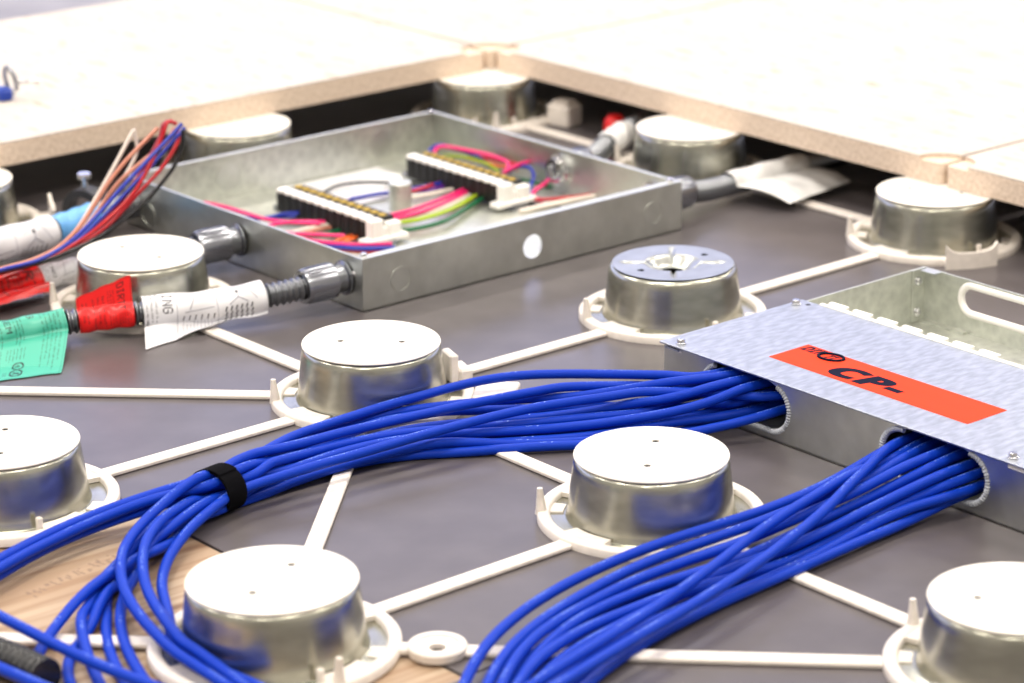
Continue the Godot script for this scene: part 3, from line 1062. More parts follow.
func build_zone_box() -> void:
	var x0 := 0.1175
	var x1 := 0.440
	var z0 := -0.610
	var z1 := -0.381
	var h := 0.0372
	var t := 0.0012
	var o := thing("zone_box", "galvanised zone box with brushed cover, orange sticker and two cable openings", "zone box")
	var st := new_st()
	box(st, Vector3(x0, 0.0004, z0), Vector3(x1, 0.0004 + t, z1))
	part("base_panel", st, M.galv_bright, o)
	# front with two openings
	st = new_st()
	var poly := PackedVector2Array([Vector2(x0, h), Vector2(x0, 0.0004), Vector2(x1, 0.0004), Vector2(x1, h)])
	for op in [[0.2935, 0.3700, 0.3170, 0.3480], [0.1510, 0.2220, 0.1590, 0.2015]]:
		var pth := obround_path(op[0], op[1], 0.0055, 0.0345, PI * 0.60, PI * 0.42, 0)
		poly.append(Vector2(op[3], h))
		for i in range(pth.size() - 1, -1, -1):
			poly.append(Vector2(pth[i].x, pth[i].y))
		poly.append(Vector2(op[2], h))
	plate(st, [poly], Transform3D(Basis.IDENTITY, Vector3(0, 0, z1 - t)), t)
	part("front_panel", st, M.galv, o)
	for op in [[0.1510, 0.2220, 0.61, 0.40], [0.2935, 0.3700, 0.47, 0.47]]:
		st = new_st()
		var pth := dense(obround_path(op[0], op[1], 0.0055, 0.0345, PI * op[2], PI * op[3], z1 - t / 2), 0.0004)
		tube(st, pth, func(s: float) -> float: return 0.0017 + 0.00025 * sign(sin(s * TAU / 0.0017)), 8)
		part("edge_trim", st, M.trim, o)
	for b in [[x0, z0, x0 + t, z1 - t], [x1 - t, z0, x1, z1 - t]]:
		st = new_st()
		box(st, Vector3(b[0], 0.0004, b[1]), Vector3(b[2], h, b[3]))
		part("side_panel", st, M.galv_bright, o)
	# back with the long hand opening
	st = new_st()
	var hy := 0.0243
	var xf := Transform3D(Basis.IDENTITY, Vector3(0, 0, z0))
	plate(st, halves(PackedVector2Array([Vector2(x0 + t, hy), Vector2(x0 + t, h), Vector2(x1 - t, h), Vector2(x1 - t, hy)]), PackedVector2Array([Vector2(x0 + t, hy), Vector2(x0 + t, 0.0004), Vector2(x1 - t, 0.0004), Vector2(x1 - t, hy)]), [[0.215, 0.0095, 0.0095, 0.055]], hy, 20), xf, t, hy)
	part("back_panel", st, M.galv_bright, o)
	st = new_st()
	var loop := PackedVector3Array()
	for i in 41:
		var a := TAU * i / 40
		loop.append(Vector3(0.215 + 0.055 * (1.0 if cos(a) > 0 else -1.0) + cos(a) * 0.0095, hy + sin(a) * 0.0095, z0 + t / 2))
	loop = dense(loop, 0.004)
	tube(st, loop, 0.0024, 10, false)
	part("edge_trim", st, M.white, o)
	st = new_st()
	box(st, Vector3(x0 + t, 0.002, z0 + t), Vector3(x0 + t + 0.0008, h, z0 + 0.013))
	box(st, Vector3(x0 + t, 0.0016, z0 + t), Vector3(x0 + 0.040, 0.0030, z0 + 0.006))
	part("corner_bracket", st, M.galv_bright, o)
	for y: float in [0.0292, 0.0085]:
		var s := part("screw", screw_head(0.0024, 0.0020), M.screw, o)
		s.transform = up_to(Vector3.RIGHT, Vector3(x0 + t + 0.0008, y, z0 + 0.0075))
	st = new_st()
	box(st, Vector3(x0 + 0.004, h - 0.001, z0 + t), Vector3(x0 + 0.016, h, z0 + 0.008))
	part("corner_tab", st, M.galv, o)
	st = new_st()
	box(st, Vector3(x0 + t, 0.0016, -0.4985), Vector3(x1 - t, h, -0.4973))
	part("divider_panel", st, M.galv, o)
	# cover
	st = new_st()
	box(st, Vector3(x0 - 0.001, h, -0.499), Vector3(x1 + 0.001, h + 0.0013, z1 + 0.003), 0.0003)
	box(st, Vector3(x0 + 0.003, h - 0.0022, z1 + 0.0005), Vector3(x0 + 0.014, h - 0.0010, z1 + 0.0022))
	var cover := part("cover", st, M.brushed, o)
	for p in [[x0 + 0.0115, z1 - 0.003], [x0 + 0.0035, -0.489], [0.383, z1 - 0.004]]:
		var s := part("screw", screw_head(0.0026, 0.0030), M.screw, cover)
		s.position = Vector3(p[0], h + 0.0013, p[1])
	st = new_st()
	lathe(st, [Vector2(0, 0.0001), Vector2(0.0017, 0.0001)], 16, Transform3D(Basis.IDENTITY, Vector3(x0 + 0.0095, h + 0.0013, -0.4935)))
	part("screw_hole", st, M.black, cover)
	# white edge comb along the back of the cover
	st = new_st()
	box(st, Vector3(x0 + 0.014, h + 0.0002, -0.5018), Vector3(x1 - 0.004, h + 0.0020, -0.4985), 0.0003)
	var comb := part("edge_comb", st, M.white, o)
	for k in 15:
		if k == 7:
			continue
		st = new_st()
		var x := x0 + 0.019 + k * 0.0202
		box(st, Vector3(x, h + 0.0004, -0.5052), Vector3(x + 0.0145, h + 0.0032, -0.5012), 0.0004)
		part("tooth", st, M.white, comb)
	# slots below the cover edge
	for x: float in [x0 + 0.0035, 0.3835]:
		st = new_st()
		box(st, Vector3(x, h - 0.0032, z1), Vector3(x + 0.0115, h - 0.0012, z1 + 0.0003))
		part("slot_tab", st, M.white, o)
	# sticker and its lettering
	st = new_st()
	box(st, Vector3(0.1810, h + 0.0013, -0.4383), Vector3(0.3335, h + 0.0015, -0.4055))
	var stick := part("sticker", st, M.orange, cover)
	var y := h + 0.0016
	letters(stick, "CP-", 0.2190, 0.2785, -0.4092, -0.4275, y, 0.30)
	letters(stick, "DIR", 0.1832, 0.2015, -0.4285, -0.4366, y, 0.30)
	letters(stick, "TT", 0.2025, 0.2115, -0.4275, -0.4345, y, 0.32)
	st = new_st()
	var lp := PackedVector3Array()
	for i in 41:
		var a := TAU * i / 40
		lp.append(Vector3(0.2068 + cos(a) * 0.0080 - sin(a) * 0.0012, y, -0.4309 + sin(a) * 0.0056))
	tube(st, lp, 0.0010, 6, false)
	part("logo_ring", st, M.ink, stick)

func letters(parent: Node, text: String, x0: float, x1: float, base: float, top: float, y: float, slant: float) -> void:
	var tm := TextMesh.new()
	var hgt0 := base - top
	var f := SystemFont.new()
	f.font_names = PackedStringArray(["Droid Sans"])
	f.font_weight = 700
	var fv := FontVariation.new()
	fv.base_font = f
	fv.variation_embolden = 1.3 if hgt0 > 0.012 else 0.5
	tm.font = fv
	tm.text = text
	tm.font_size = 64
	tm.pixel_size = 0.001
	tm.depth = 0.002
	tm.horizontal_alignment = HORIZONTAL_ALIGNMENT_LEFT
	var bb := tm.get_aabb()
	var hgt := base - top
	var sx := (x1 - x0 - slant * hgt) / bb.size.x
	var sy := hgt / bb.size.y
	var o := put("lettering", tm, M.ink, parent)
	var b := Basis(Vector3(sx, 0, 0), Vector3(slant * sy, 0, -sy), Vector3(0, 0.05, 0))
	o.transform = Transform3D(b, Vector3(x0, y, base) - b * Vector3(bb.position.x, bb.position.y, 0))

# ---------------------------------------------------------------- blue cables
func build_cables() -> void:
	for d in CABLES:
		var kind: String = d[0]
		var label: String = {
			"left": "blue data cable held by the black tie, leaving past the plywood edge pedestal",
			"down": "blue data cable held by the black tie, drooping in a curve over the plywood",
			"untied": "blue data cable in the untied bundle fanning out from the zone box",
			"lone": "blue data cable arching alone above the rest of the tied bundle",
			"near": "blue drooping data cable that passes closest to the plywood edge pedestal",
			"far": "blue drooping data cable that swings furthest from the pedestal, over the dark conduit",
			"over": "blue data cable crossing on top of the untied bundle",
			"ring": "outermost blue cable of the untied bundle, lying over the pedestal ring",
			"edge": "outermost blue cable of the untied bundle, on the side with no pedestal",
			"cross": "single blue data cable lying across the drooping ones on the plywood",
			"corner": "single blue data cable resting on the dark corrugated conduit"}[kind]
		var group: String = {"left": "blue cables tied and leading away", "down": "blue cables tied and drooping", "untied": "blue cables of the untied bundle", "cross": "", "corner": "", "lone": "", "near": "", "far": "", "over": "blue cables on top of the untied bundle", "ring": "", "edge": ""}[kind]
		var pts := []
		var raw: PackedInt32Array = d[1]
		for i in range(0, raw.size(), 3):
			pts.append(Vector3(raw[i], raw[i + 1], raw[i + 2]) / 10000.0)
		var st := new_st()
		tube(st, smooth_path(pts, 0.005), 0.0028, 12)
		var o := part("data_cable", st, M.cable)
		tag(o, label, "cable", group)
	# hook-and-loop tie round the bundle
	var dir := Vector3(0.1716, 0, 0.9852)
	var side := Vector3(0.9852, 0, -0.1716)
	var st := new_st()
	var mid := Vector3(0.0875, 0.0130, -0.0810)
	var n := 48
	var w := 0.0066
	for i in n:
		var q := []
		for j: int in [i, i + 1]:
			var a := TAU * j / n
			var d2 := Vector2(cos(a) * 0.0141, sin(a) * 0.0127)
			var nn := (side * cos(a) / 0.0141 + Vector3.UP * sin(a) / 0.0127).normalized()
			for s: float in [-1.0, 1.0]:
				q.append([mid + side * d2.x + Vector3.UP * d2.y + dir * w * s, nn])
		for k: float in [0.0, 0.0016]:
			tri(st, q[0][0] - q[0][1] * k, q[1][0] - q[1][1] * k, q[3][0] - q[3][1] * k, q[0][1], q[1][1], q[3][1])
			tri(st, q[0][0] - q[0][1] * k, q[3][0] - q[3][1] * k, q[2][0] - q[2][1] * k, q[0][1], q[3][1], q[2][1])
		for k in 2:
			var e := dir * (-1.0 if k == 0 else 1.0)
			quad(st, q[k][0], q[k + 2][0], q[k + 2][0] - q[k + 2][1] * 0.0016, q[k][0] - q[k][1] * 0.0016, e)
	var tie := thing("cable_tie", "black fabric hook-and-loop tie round the blue cables", "cable tie")
	part("band", st, M.black_cloth, tie)
	st = new_st()
	sheet(st, func(u: float, v: float) -> Vector3:
		var a := lerpf(0.35, 1.0, v) * PI
		return mid + side * cos(a) * 0.0149 + Vector3.UP * (sin(a) * 0.0134 + v * v * 0.0006) + dir * (lerpf(-w, w, u) + 0.0035 * v), 4, 14)
	part("loose_end", st, M.black_cloth, tie)

# ---------------------------------------------------------------- conduits and tags
func frame_at(path: PackedVector3Array, fr: Array, s: float) -> Array:
	var acc := 0.0
	for i in path.size() - 1:
		var d := path[i].distance_to(path[i + 1])
		if acc + d >= s or i == path.size() - 2:
			var k := clampf((s - acc) / d, 0, 1)
			return [fr[i][0].lerp(fr[i + 1][0], k), fr[i][1].lerp(fr[i + 1][1], k).normalized(), fr[i][2].lerp(fr[i + 1][2], k).normalized()]
		acc += d
	return fr[0]

func wrap_tag(parent: Node, called: String, path: PackedVector3Array, s0: float, s1: float, r: float, a0: float, a1: float, flap: Callable, share: float, m: Material, flip := false) -> MeshInstance3D:
	# sheet from s1 (u = 0) to s0 (u = 1) along the conduit; the first part of v goes round it, the rest is the loose flap
	var fr := frames(path)
	var st := new_st()
	var f := func(u: float, v: float) -> Vector3:
		var vv := 1.0 - v if flip else v
		var c := frame_at(path, fr, lerpf(s1, s0, u))
		var q: float = minf(vv / share, 1.0)
		var a := lerpf(a0, a1, q)
		var p: Vector3 = c[0] + (c[1] * cos(a) + c[2] * sin(a)) * (r + 0.0004 * sin(u * 17.0 + a * 3.0))
		if vv > share:
			p += flap.call(u, (vv - share) / (1.0 - share), c)
		p.y = maxf(p.y, 0.0008)
		return p
	sheet(st, f, 28, 44)
	return part(called, st, m, parent)

func conduit(parent: Node, pts: Array, r: float, m: Material = null) -> PackedVector3Array:
	var path := smooth_path(pts, 0.0007)
	var st := new_st()
	tube(st, path, func(s: float) -> float: return r + 0.0009 * sin(s * TAU / 0.0044), 18)
	part("flexible_pipe", st, m if m else M.conduit, parent)
	return smooth_path(pts, 0.004)

func connector(parent: Node, at: Vector3, dir: Vector3) -> void:
	var st := new_st()
	lathe(st, [Vector2(0, 0), Vector2(0.0118, 0), Vector2(0.0118, 0.0012), Vector2(0.0098, 0.0022), Vector2(0.0094, 0.0080), Vector2(0.0098, 0.0090), Vector2(0.0120, 0.0096), Vector2(0.0122, 0.0110), Vector2(0.0118, 0.0310), Vector2(0.0112, 0.0325), Vector2(0.0082, 0.0325), Vector2(0.0080, 0.0290)], 36, up_to(dir, at))
	var c := part("connector", st, M.zinc, parent)
	st = new_st()
	for k in 24:
		var a := TAU * k / 24
		var xf := up_to(dir, at)
		var p := xf * Vector3(cos(a) * 0.0121, 0.0205, sin(a) * 0.0121)
		var bs := Basis(xf.basis * Vector3(cos(a), 0, sin(a)), xf.basis.y, xf.basis * Vector3(-sin(a), 0, cos(a)))
		box(st, Vector3(-0.0004, -0.0085, -0.0004), Vector3(0.0003, 0.0085, 0.0004), 0.0, Transform3D(bs, p))
	part("knurling", st, M.zinc, c)

func build_conduits() -> void:
	var z1 := -0.350
	# front conduit: white, red and teal tags
	var t := thing("conduit", "flexible grey conduit with teal, red and white tags, from the junction box corner", "conduit", "flexible conduits")
	connector(t, Vector3(-0.1605, 0.0200, z1), Vector3(-0.10, -0.03, 1))
	var p := conduit(t, [Vector3(-0.1625, 0.0192, -0.326), Vector3(-0.1680, 0.0172, -0.300), Vector3(-0.1820, 0.0145, -0.256), Vector3(-0.2010, 0.0145, -0.217), Vector3(-0.2190, 0.0130, -0.176), Vector3(-0.2340, 0.0095, -0.130), Vector3(-0.2480, 0.0095, -0.070)], 0.0074)
	wrap_tag(t, "white_tag", p, 0.036, 0.116, 0.0108, -0.5, PI + 0.75, func(u: float, v: float, c: Array) -> Vector3:
		var l := (0.026 * pow(1.0 - u, 3.0) + 0.003) * v
		return Vector3(0.80, 0, 0.50) * l + Vector3.DOWN * l * 0.30 + Vector3.UP * (sin(v * PI * 1.2 + u * 6.0) * 0.0035 * (1.0 - u)), 0.85, white_tag_mat(3))
	wrap_tag(t, "red_tag", p, 0.122, 0.158, 0.0096, PI + 0.75, PI * 0.62, func(u: float, v: float, c: Array) -> Vector3:
		var l := lerpf(0.007, 0.018, u) * v
		return Vector3.UP * l * 0.95 + c[1] * l * 0.25, 0.55, red_tag_mat(11), true)
	wrap_tag(t, "teal_tag", p, 0.166, 0.225, 0.0094, 0.2, PI + 0.15, func(u: float, v: float, c: Array) -> Vector3:
		var l := 0.056 * v
		return Vector3(0.80, 0, 0.60) * l * 0.97 + Vector3.DOWN * (l * 0.22 + 0.001 * sin(v * PI)), 0.34, teal_tag_mat())
	# conduit passing behind the capped pedestal
	t = thing("conduit", "flexible grey conduit passing behind a pedestal, white and red tags on it", "conduit", "flexible conduits")
	connector(t, Vector3(-0.2830, 0.0190, z1), Vector3(-0.16, -0.03, 1))
	p = conduit(t, [Vector3(-0.2868, 0.0182, -0.326), Vector3(-0.2960, 0.0165, -0.300), Vector3(-0.3130, 0.0125, -0.262), Vector3(-0.3190, 0.0105, -0.225), Vector3(-0.3215, 0.0098, -0.180), Vector3(-0.3230, 0.0096, -0.110)], 0.0074)
	wrap_tag(t, "white_tag", p, 0.078, 0.121, 0.0094, -0.6, PI + 0.9, func(_u: float, v: float, _c: Array) -> Vector3: return Vector3.DOWN * 0.002 * v, 0.9, white_tag_mat(5))
	wrap_tag(t, "red_tag", p, 0.121, 0.172, 0.0099, -0.3, PI + 0.5, func(u: float, v: float, c: Array) -> Vector3:
		var l := lerpf(0.030, 0.014, u) * v
		return -c[1] * l * 0.8 + Vector3.UP * (l * 0.15 + sin(v * PI) * 0.006), 0.5, red_tag_mat(13))
	# pale sleeve with the blue end
	t = thing("conduit", "conduit in a white paper sleeve ending in a pale blue bushing", "conduit", "flexible conduits")
	p = conduit(t, [Vector3(-0.4180, 0.0160, -0.3505), Vector3(-0.4130, 0.0155, -0.318), Vector3(-0.4040, 0.0150, -0.285), Vector3(-0.4000, 0.0145, -0.250), Vector3(-0.3980, 0.0140, -0.205), Vector3(-0.3970, 0.0135, -0.170)], 0.0090)
	wrap_tag(t, "white_tag", p, 0.082, 0.170, 0.0118, -0.6, TAU - 0.9, func(_u: float, _v: float, _c: Array) -> Vector3: return Vector3.ZERO, 0.98, white_tag_mat(9))
	wrap_tag(t, "blue_bushing", p, 0.040, 0.080, 0.0108, 0.0, TAU, func(_u: float, _v: float, _c: Array) -> Vector3: return Vector3.ZERO, 0.98, M.blue_plastic)
	# conduit at the far corner of the junction box, loose paper tag
	t = thing("conduit", "flexible conduit at the box corner wearing a loose curled paper tag", "conduit", "flexible conduits")
	connector(t, Vector3(-0.1680, 0.0190, -0.638), Vector3(0, -0.05, -1))
	p = conduit(t, [Vector3(-0.1680, 0.0175, -0.664), Vector3(-0.1690, 0.0140, -0.690), Vector3(-0.1720, 0.0130, -0.730), Vector3(-0.1760, 0.0120, -0.780), Vector3(-0.1800, 0.0110, -0.860)], 0.0074)
	wrap_tag(t, "paper_tag", p, 0.050, 0.135, 0.0098, PI + 0.3, 0.1, func(u: float, v: float, c: Array) -> Vector3:
		var l := lerpf(0.036, 0.046, u) * v
		return Vector3(0.95, 0, -0.25) * l + Vector3.DOWN * 0.006 * v + Vector3.UP * sin(v * PI) * 0.003, 0.45, M.paper)
	# conduit at the back of the junction box
	t = thing("conduit", "flexible conduit with paper sleeve rising behind the junction box beside a red plug", "conduit", "flexible conduits")
	connector(t, Vector3(-0.2720, 0.0190, -0.638), Vector3(-0.3, -0.03, -1))
	p = conduit(t, [Vector3(-0.2800, 0.0182, -0.663), Vector3(-0.2950, 0.0150, -0.690), Vector3(-0.3150, 0.0150, -0.722), Vector3(-0.3380, 0.0150, -0.765), Vector3(-0.3700, 0.0150, -0.830)], 0.0078)
	wrap_tag(t, "paper_sleeve", p, 0.065, 0.110, 0.0100, 0.0, TAU, func(_u: float, _v: float, _c: Array) -> Vector3: return Vector3.ZERO, 0.98, M.paper)
	# dark conduit in the corner of the plywood
	t = thing("conduit", "dark corrugated conduit lying on the plywood under the drooping cables", "conduit", "flexible conduits")
	conduit(t, [Vector3(0.130, 0.0085, 0.128), Vector3(0.160, 0.0085, 0.121), Vector3(0.195, 0.0085, 0.113), Vector3(0.222, 0.0085, 0.1095)], 0.0088, M.dark_conduit)

# ---------------------------------------------------------------- inside the junction box
func terminal_block(at: Vector3, n: int, label: String) -> void:
	var t := thing("terminal_block", label, "terminal block", "terminal blocks in the junction box", at)
	# local: modules along +x, wires enter at +z and -z
	var w := 0.0092
	for k in n:
		var x := k * w
		var st := new_st()
		box(st, Vector3(x + 0.0003, 0.002, -0.0135), Vector3(x + w - 0.0003, 0.0178, 0.0115), 0.0006)
		var m := part("terminal", st, M.black, t)
		st = new_st()
		box(st, Vector3(x + 0.0008, 0.0165, 0.0030), Vector3(x + w - 0.0008, 0.0200, 0.0126), 0.0012)
		part("marker", st, M.white, m)
		st = new_st()
		box(st, Vector3(x + 0.0018, 0.0176, -0.0085), Vector3(x + w - 0.0018, 0.0188, -0.0035), 0.0003)
		part("bridge", st, M.yellow, m)
		st = new_st()
		box(st, Vector3(x + w * 0.5 - 0.0005, 0.003, 0.0112), Vector3(x + w * 0.5 + 0.0005, 0.0160, 0.0122))
		part("rib", st, M.dark_plastic, m)
	for k in 1:
		var x := n * w
		var st := new_st()
		box(st, Vector3(x, 0.002, -0.0140), Vector3(x + 0.008, 0.0150, -0.003), 0.0009)
		box(st, Vector3(x, 0.002, 0.0020), Vector3(x + 0.008, 0.0190, 0.0130), 0.0009)
		box(st, Vector3(x, 0.002, -0.004), Vector3(x + 0.006, 0.0120, 0.003), 0.0006)
		box(st, Vector3(x - 0.001, 0.0018, -0.0190), Vector3(x + 0.010, 0.0060, 0.0190), 0.0009)
		part("end_bracket", st, M.white, t)
	var st2 := new_st()
	box(st2, Vector3(-0.012, -0.0009, -0.0060), Vector3(n * w + 0.012, 0.0030, 0.0060))
	part("rail", st2, M.zinc, t)

func build_box_contents() -> void:
	terminal_block(Vector3(-0.367, 0.0025, -0.453), 12, "black and white terminal block nearer the tagged conduits, yellow bridges on top")
	terminal_block(Vector3(-0.378, 0.0025, -0.583), 12, "black and white terminal block by the back of the junction box, pink wires looping out")
	var st := new_st()
	sheet(st, func(u: float, v: float) -> Vector3: return Vector3(lerpf(-0.424, -0.345, v), 0.0019 + 0.0010 * sin(u * 4.0) * v, lerpf(-0.480, -0.578, u)), 10, 10)
	tag(part("leaflet", st, white_tag_mat(23)), "white printed leaflet lying on the floor of the junction box", "leaflet")
	for d in WIRES:
		var pts := []
		var raw: PackedInt32Array = d[3]
		for i in range(0, raw.size(), 3):
			pts.append(Vector3(raw[i], raw[i + 1], raw[i + 2]) / 10000.0)
		st = new_st()
		tube(st, smooth_path(pts, 0.004), d[1] / 10000.0, 8)
		var o := part("wire", st, M["wire_" + d[0]])
		tag(o, d[2], "wire", d[4])

# ---------------------------------------------------------------- small things
func build_small_things() -> void:
	# clamp on the side of the junction box
	var t := thing("conduit_clamp", "dark saddle clamp with an upright bright screw above the blue bushing", "clamp", "", Vector3(-0.4380, 0, -0.322))
	t.rotation.y = 0.55
	var st := new_st()
	box(st, Vector3(-0.016, 0.0, -0.007), Vector3(-0.0105, 0.014, 0.007), 0.001)
	box(st, Vector3(0.0105, 0.0, -0.007), Vector3(0.016, 0.014, 0.007), 0.001)
	lathe(st, [Vector2(0.0105, -0.007), Vector2(0.0160, -0.007), Vector2(0.0160, 0.007), Vector2(0.0105, 0.007), Vector2(0.0105, -0.007)], 18, Transform3D(Basis(Vector3(1, 0, 0), Vector3(0, 0, 1), Vector3(0, -1, 0)), Vector3(0, 0.014, 0)), PI, TAU)
	part("saddle", st, M.dark_plastic, t)
	st = new_st()
	lathe(st, [Vector2(0.0022, 0.026), Vector2(0.0022, 0.0365), Vector2(0.0050, 0.0372), Vector2(0.0054, 0.0392), Vector2(0.0046, 0.0410), Vector2(0.0, 0.0410)], 16)
	part("screw", st, M.screw, t)
	st = new_st()
	box(st, Vector3(-0.0105, 0.004, -0.006), Vector3(0.0105, 0.010, 0.006), 0.001)
	part("foot", st, M.dark_plastic, t)
	# red plug in the shade
	t = thing("plug", "round glossy red plug in the shade behind the junction box", "plug", "", Vector3(-0.366, 0, -0.777))
	st = new_st()
	lathe(st, [Vector2(0.0075, 0.0), Vector2(0.0085, 0.004), Vector2(0.0095, 0.011), Vector2(0.0085, 0.017), Vector2(0.0055, 0.0205), Vector2(0.0, 0.0215)], 24)
	part("knob", st, M.red_plastic, t)
	st = new_st()
	lathe(st, [Vector2(0.0, 0.0003), Vector2(0.0120, 0.0003), Vector2(0.0120, 0.0025), Vector2(0.0070, 0.0030)], 24)
	part("flange", st, M.dark_plastic, t)
	# white joint block in the shade
	t = thing("joint_block", "small white plastic joint block in the dark beyond the panel corner pedestal", "block", "", Vector3(-0.432, 0, -0.780))
	t.rotation.y = 0.2
	st = new_st()
	box(st, Vector3(-0.011, 0.0, -0.010), Vector3(0.011, 0.018, 0.010), 0.0015)
	part("body", st, M.plastic, t)
	st = new_st()
	box(st, Vector3(-0.008, 0.018, -0.007), Vector3(0.008, 0.021, 0.007), 0.001)
	part("lid", st, M.plastic, t)
	# blue pipe clip lying on the panel
	t = thing("pipe_clip", "blue pipe clip with a bright bolt lying on the pale floor panel", "clip", "", Vector3(-0.620, PANEL_TOP, -0.370))
	st = new_st()
	var ring := PackedVector3Array()
	for i in 30:
		var a := lerpf(-0.6, 4.6, i / 29.0)
		ring.append(Vector3(cos(a) * 0.008, 0.0150 + sin(a) * 0.011, sin(a) * 0.002))
	tube(st, ring, 0.0020, 8)
	part("band", st, M.zinc, t)
	st = new_st()
	box(st, Vector3(-0.012, 0.0, 0.000), Vector3(0.004, 0.010, 0.012), 0.002)
	part("base", st, M.blue_cap, t)
	st = new_st()
	tube(st, PackedVector3Array([Vector3(0.006, 0.014, -0.004), Vector3(0.008, 0.014, -0.012), Vector3(0.010, 0.014, -0.018)]), 0.0016, 8)
	tube(st, PackedVector3Array([Vector3(0.0092, 0.014, -0.016), Vector3(0.0104, 0.014, -0.019)]), 0.0036, 6)
	part("bolt", st, M.screw, t)

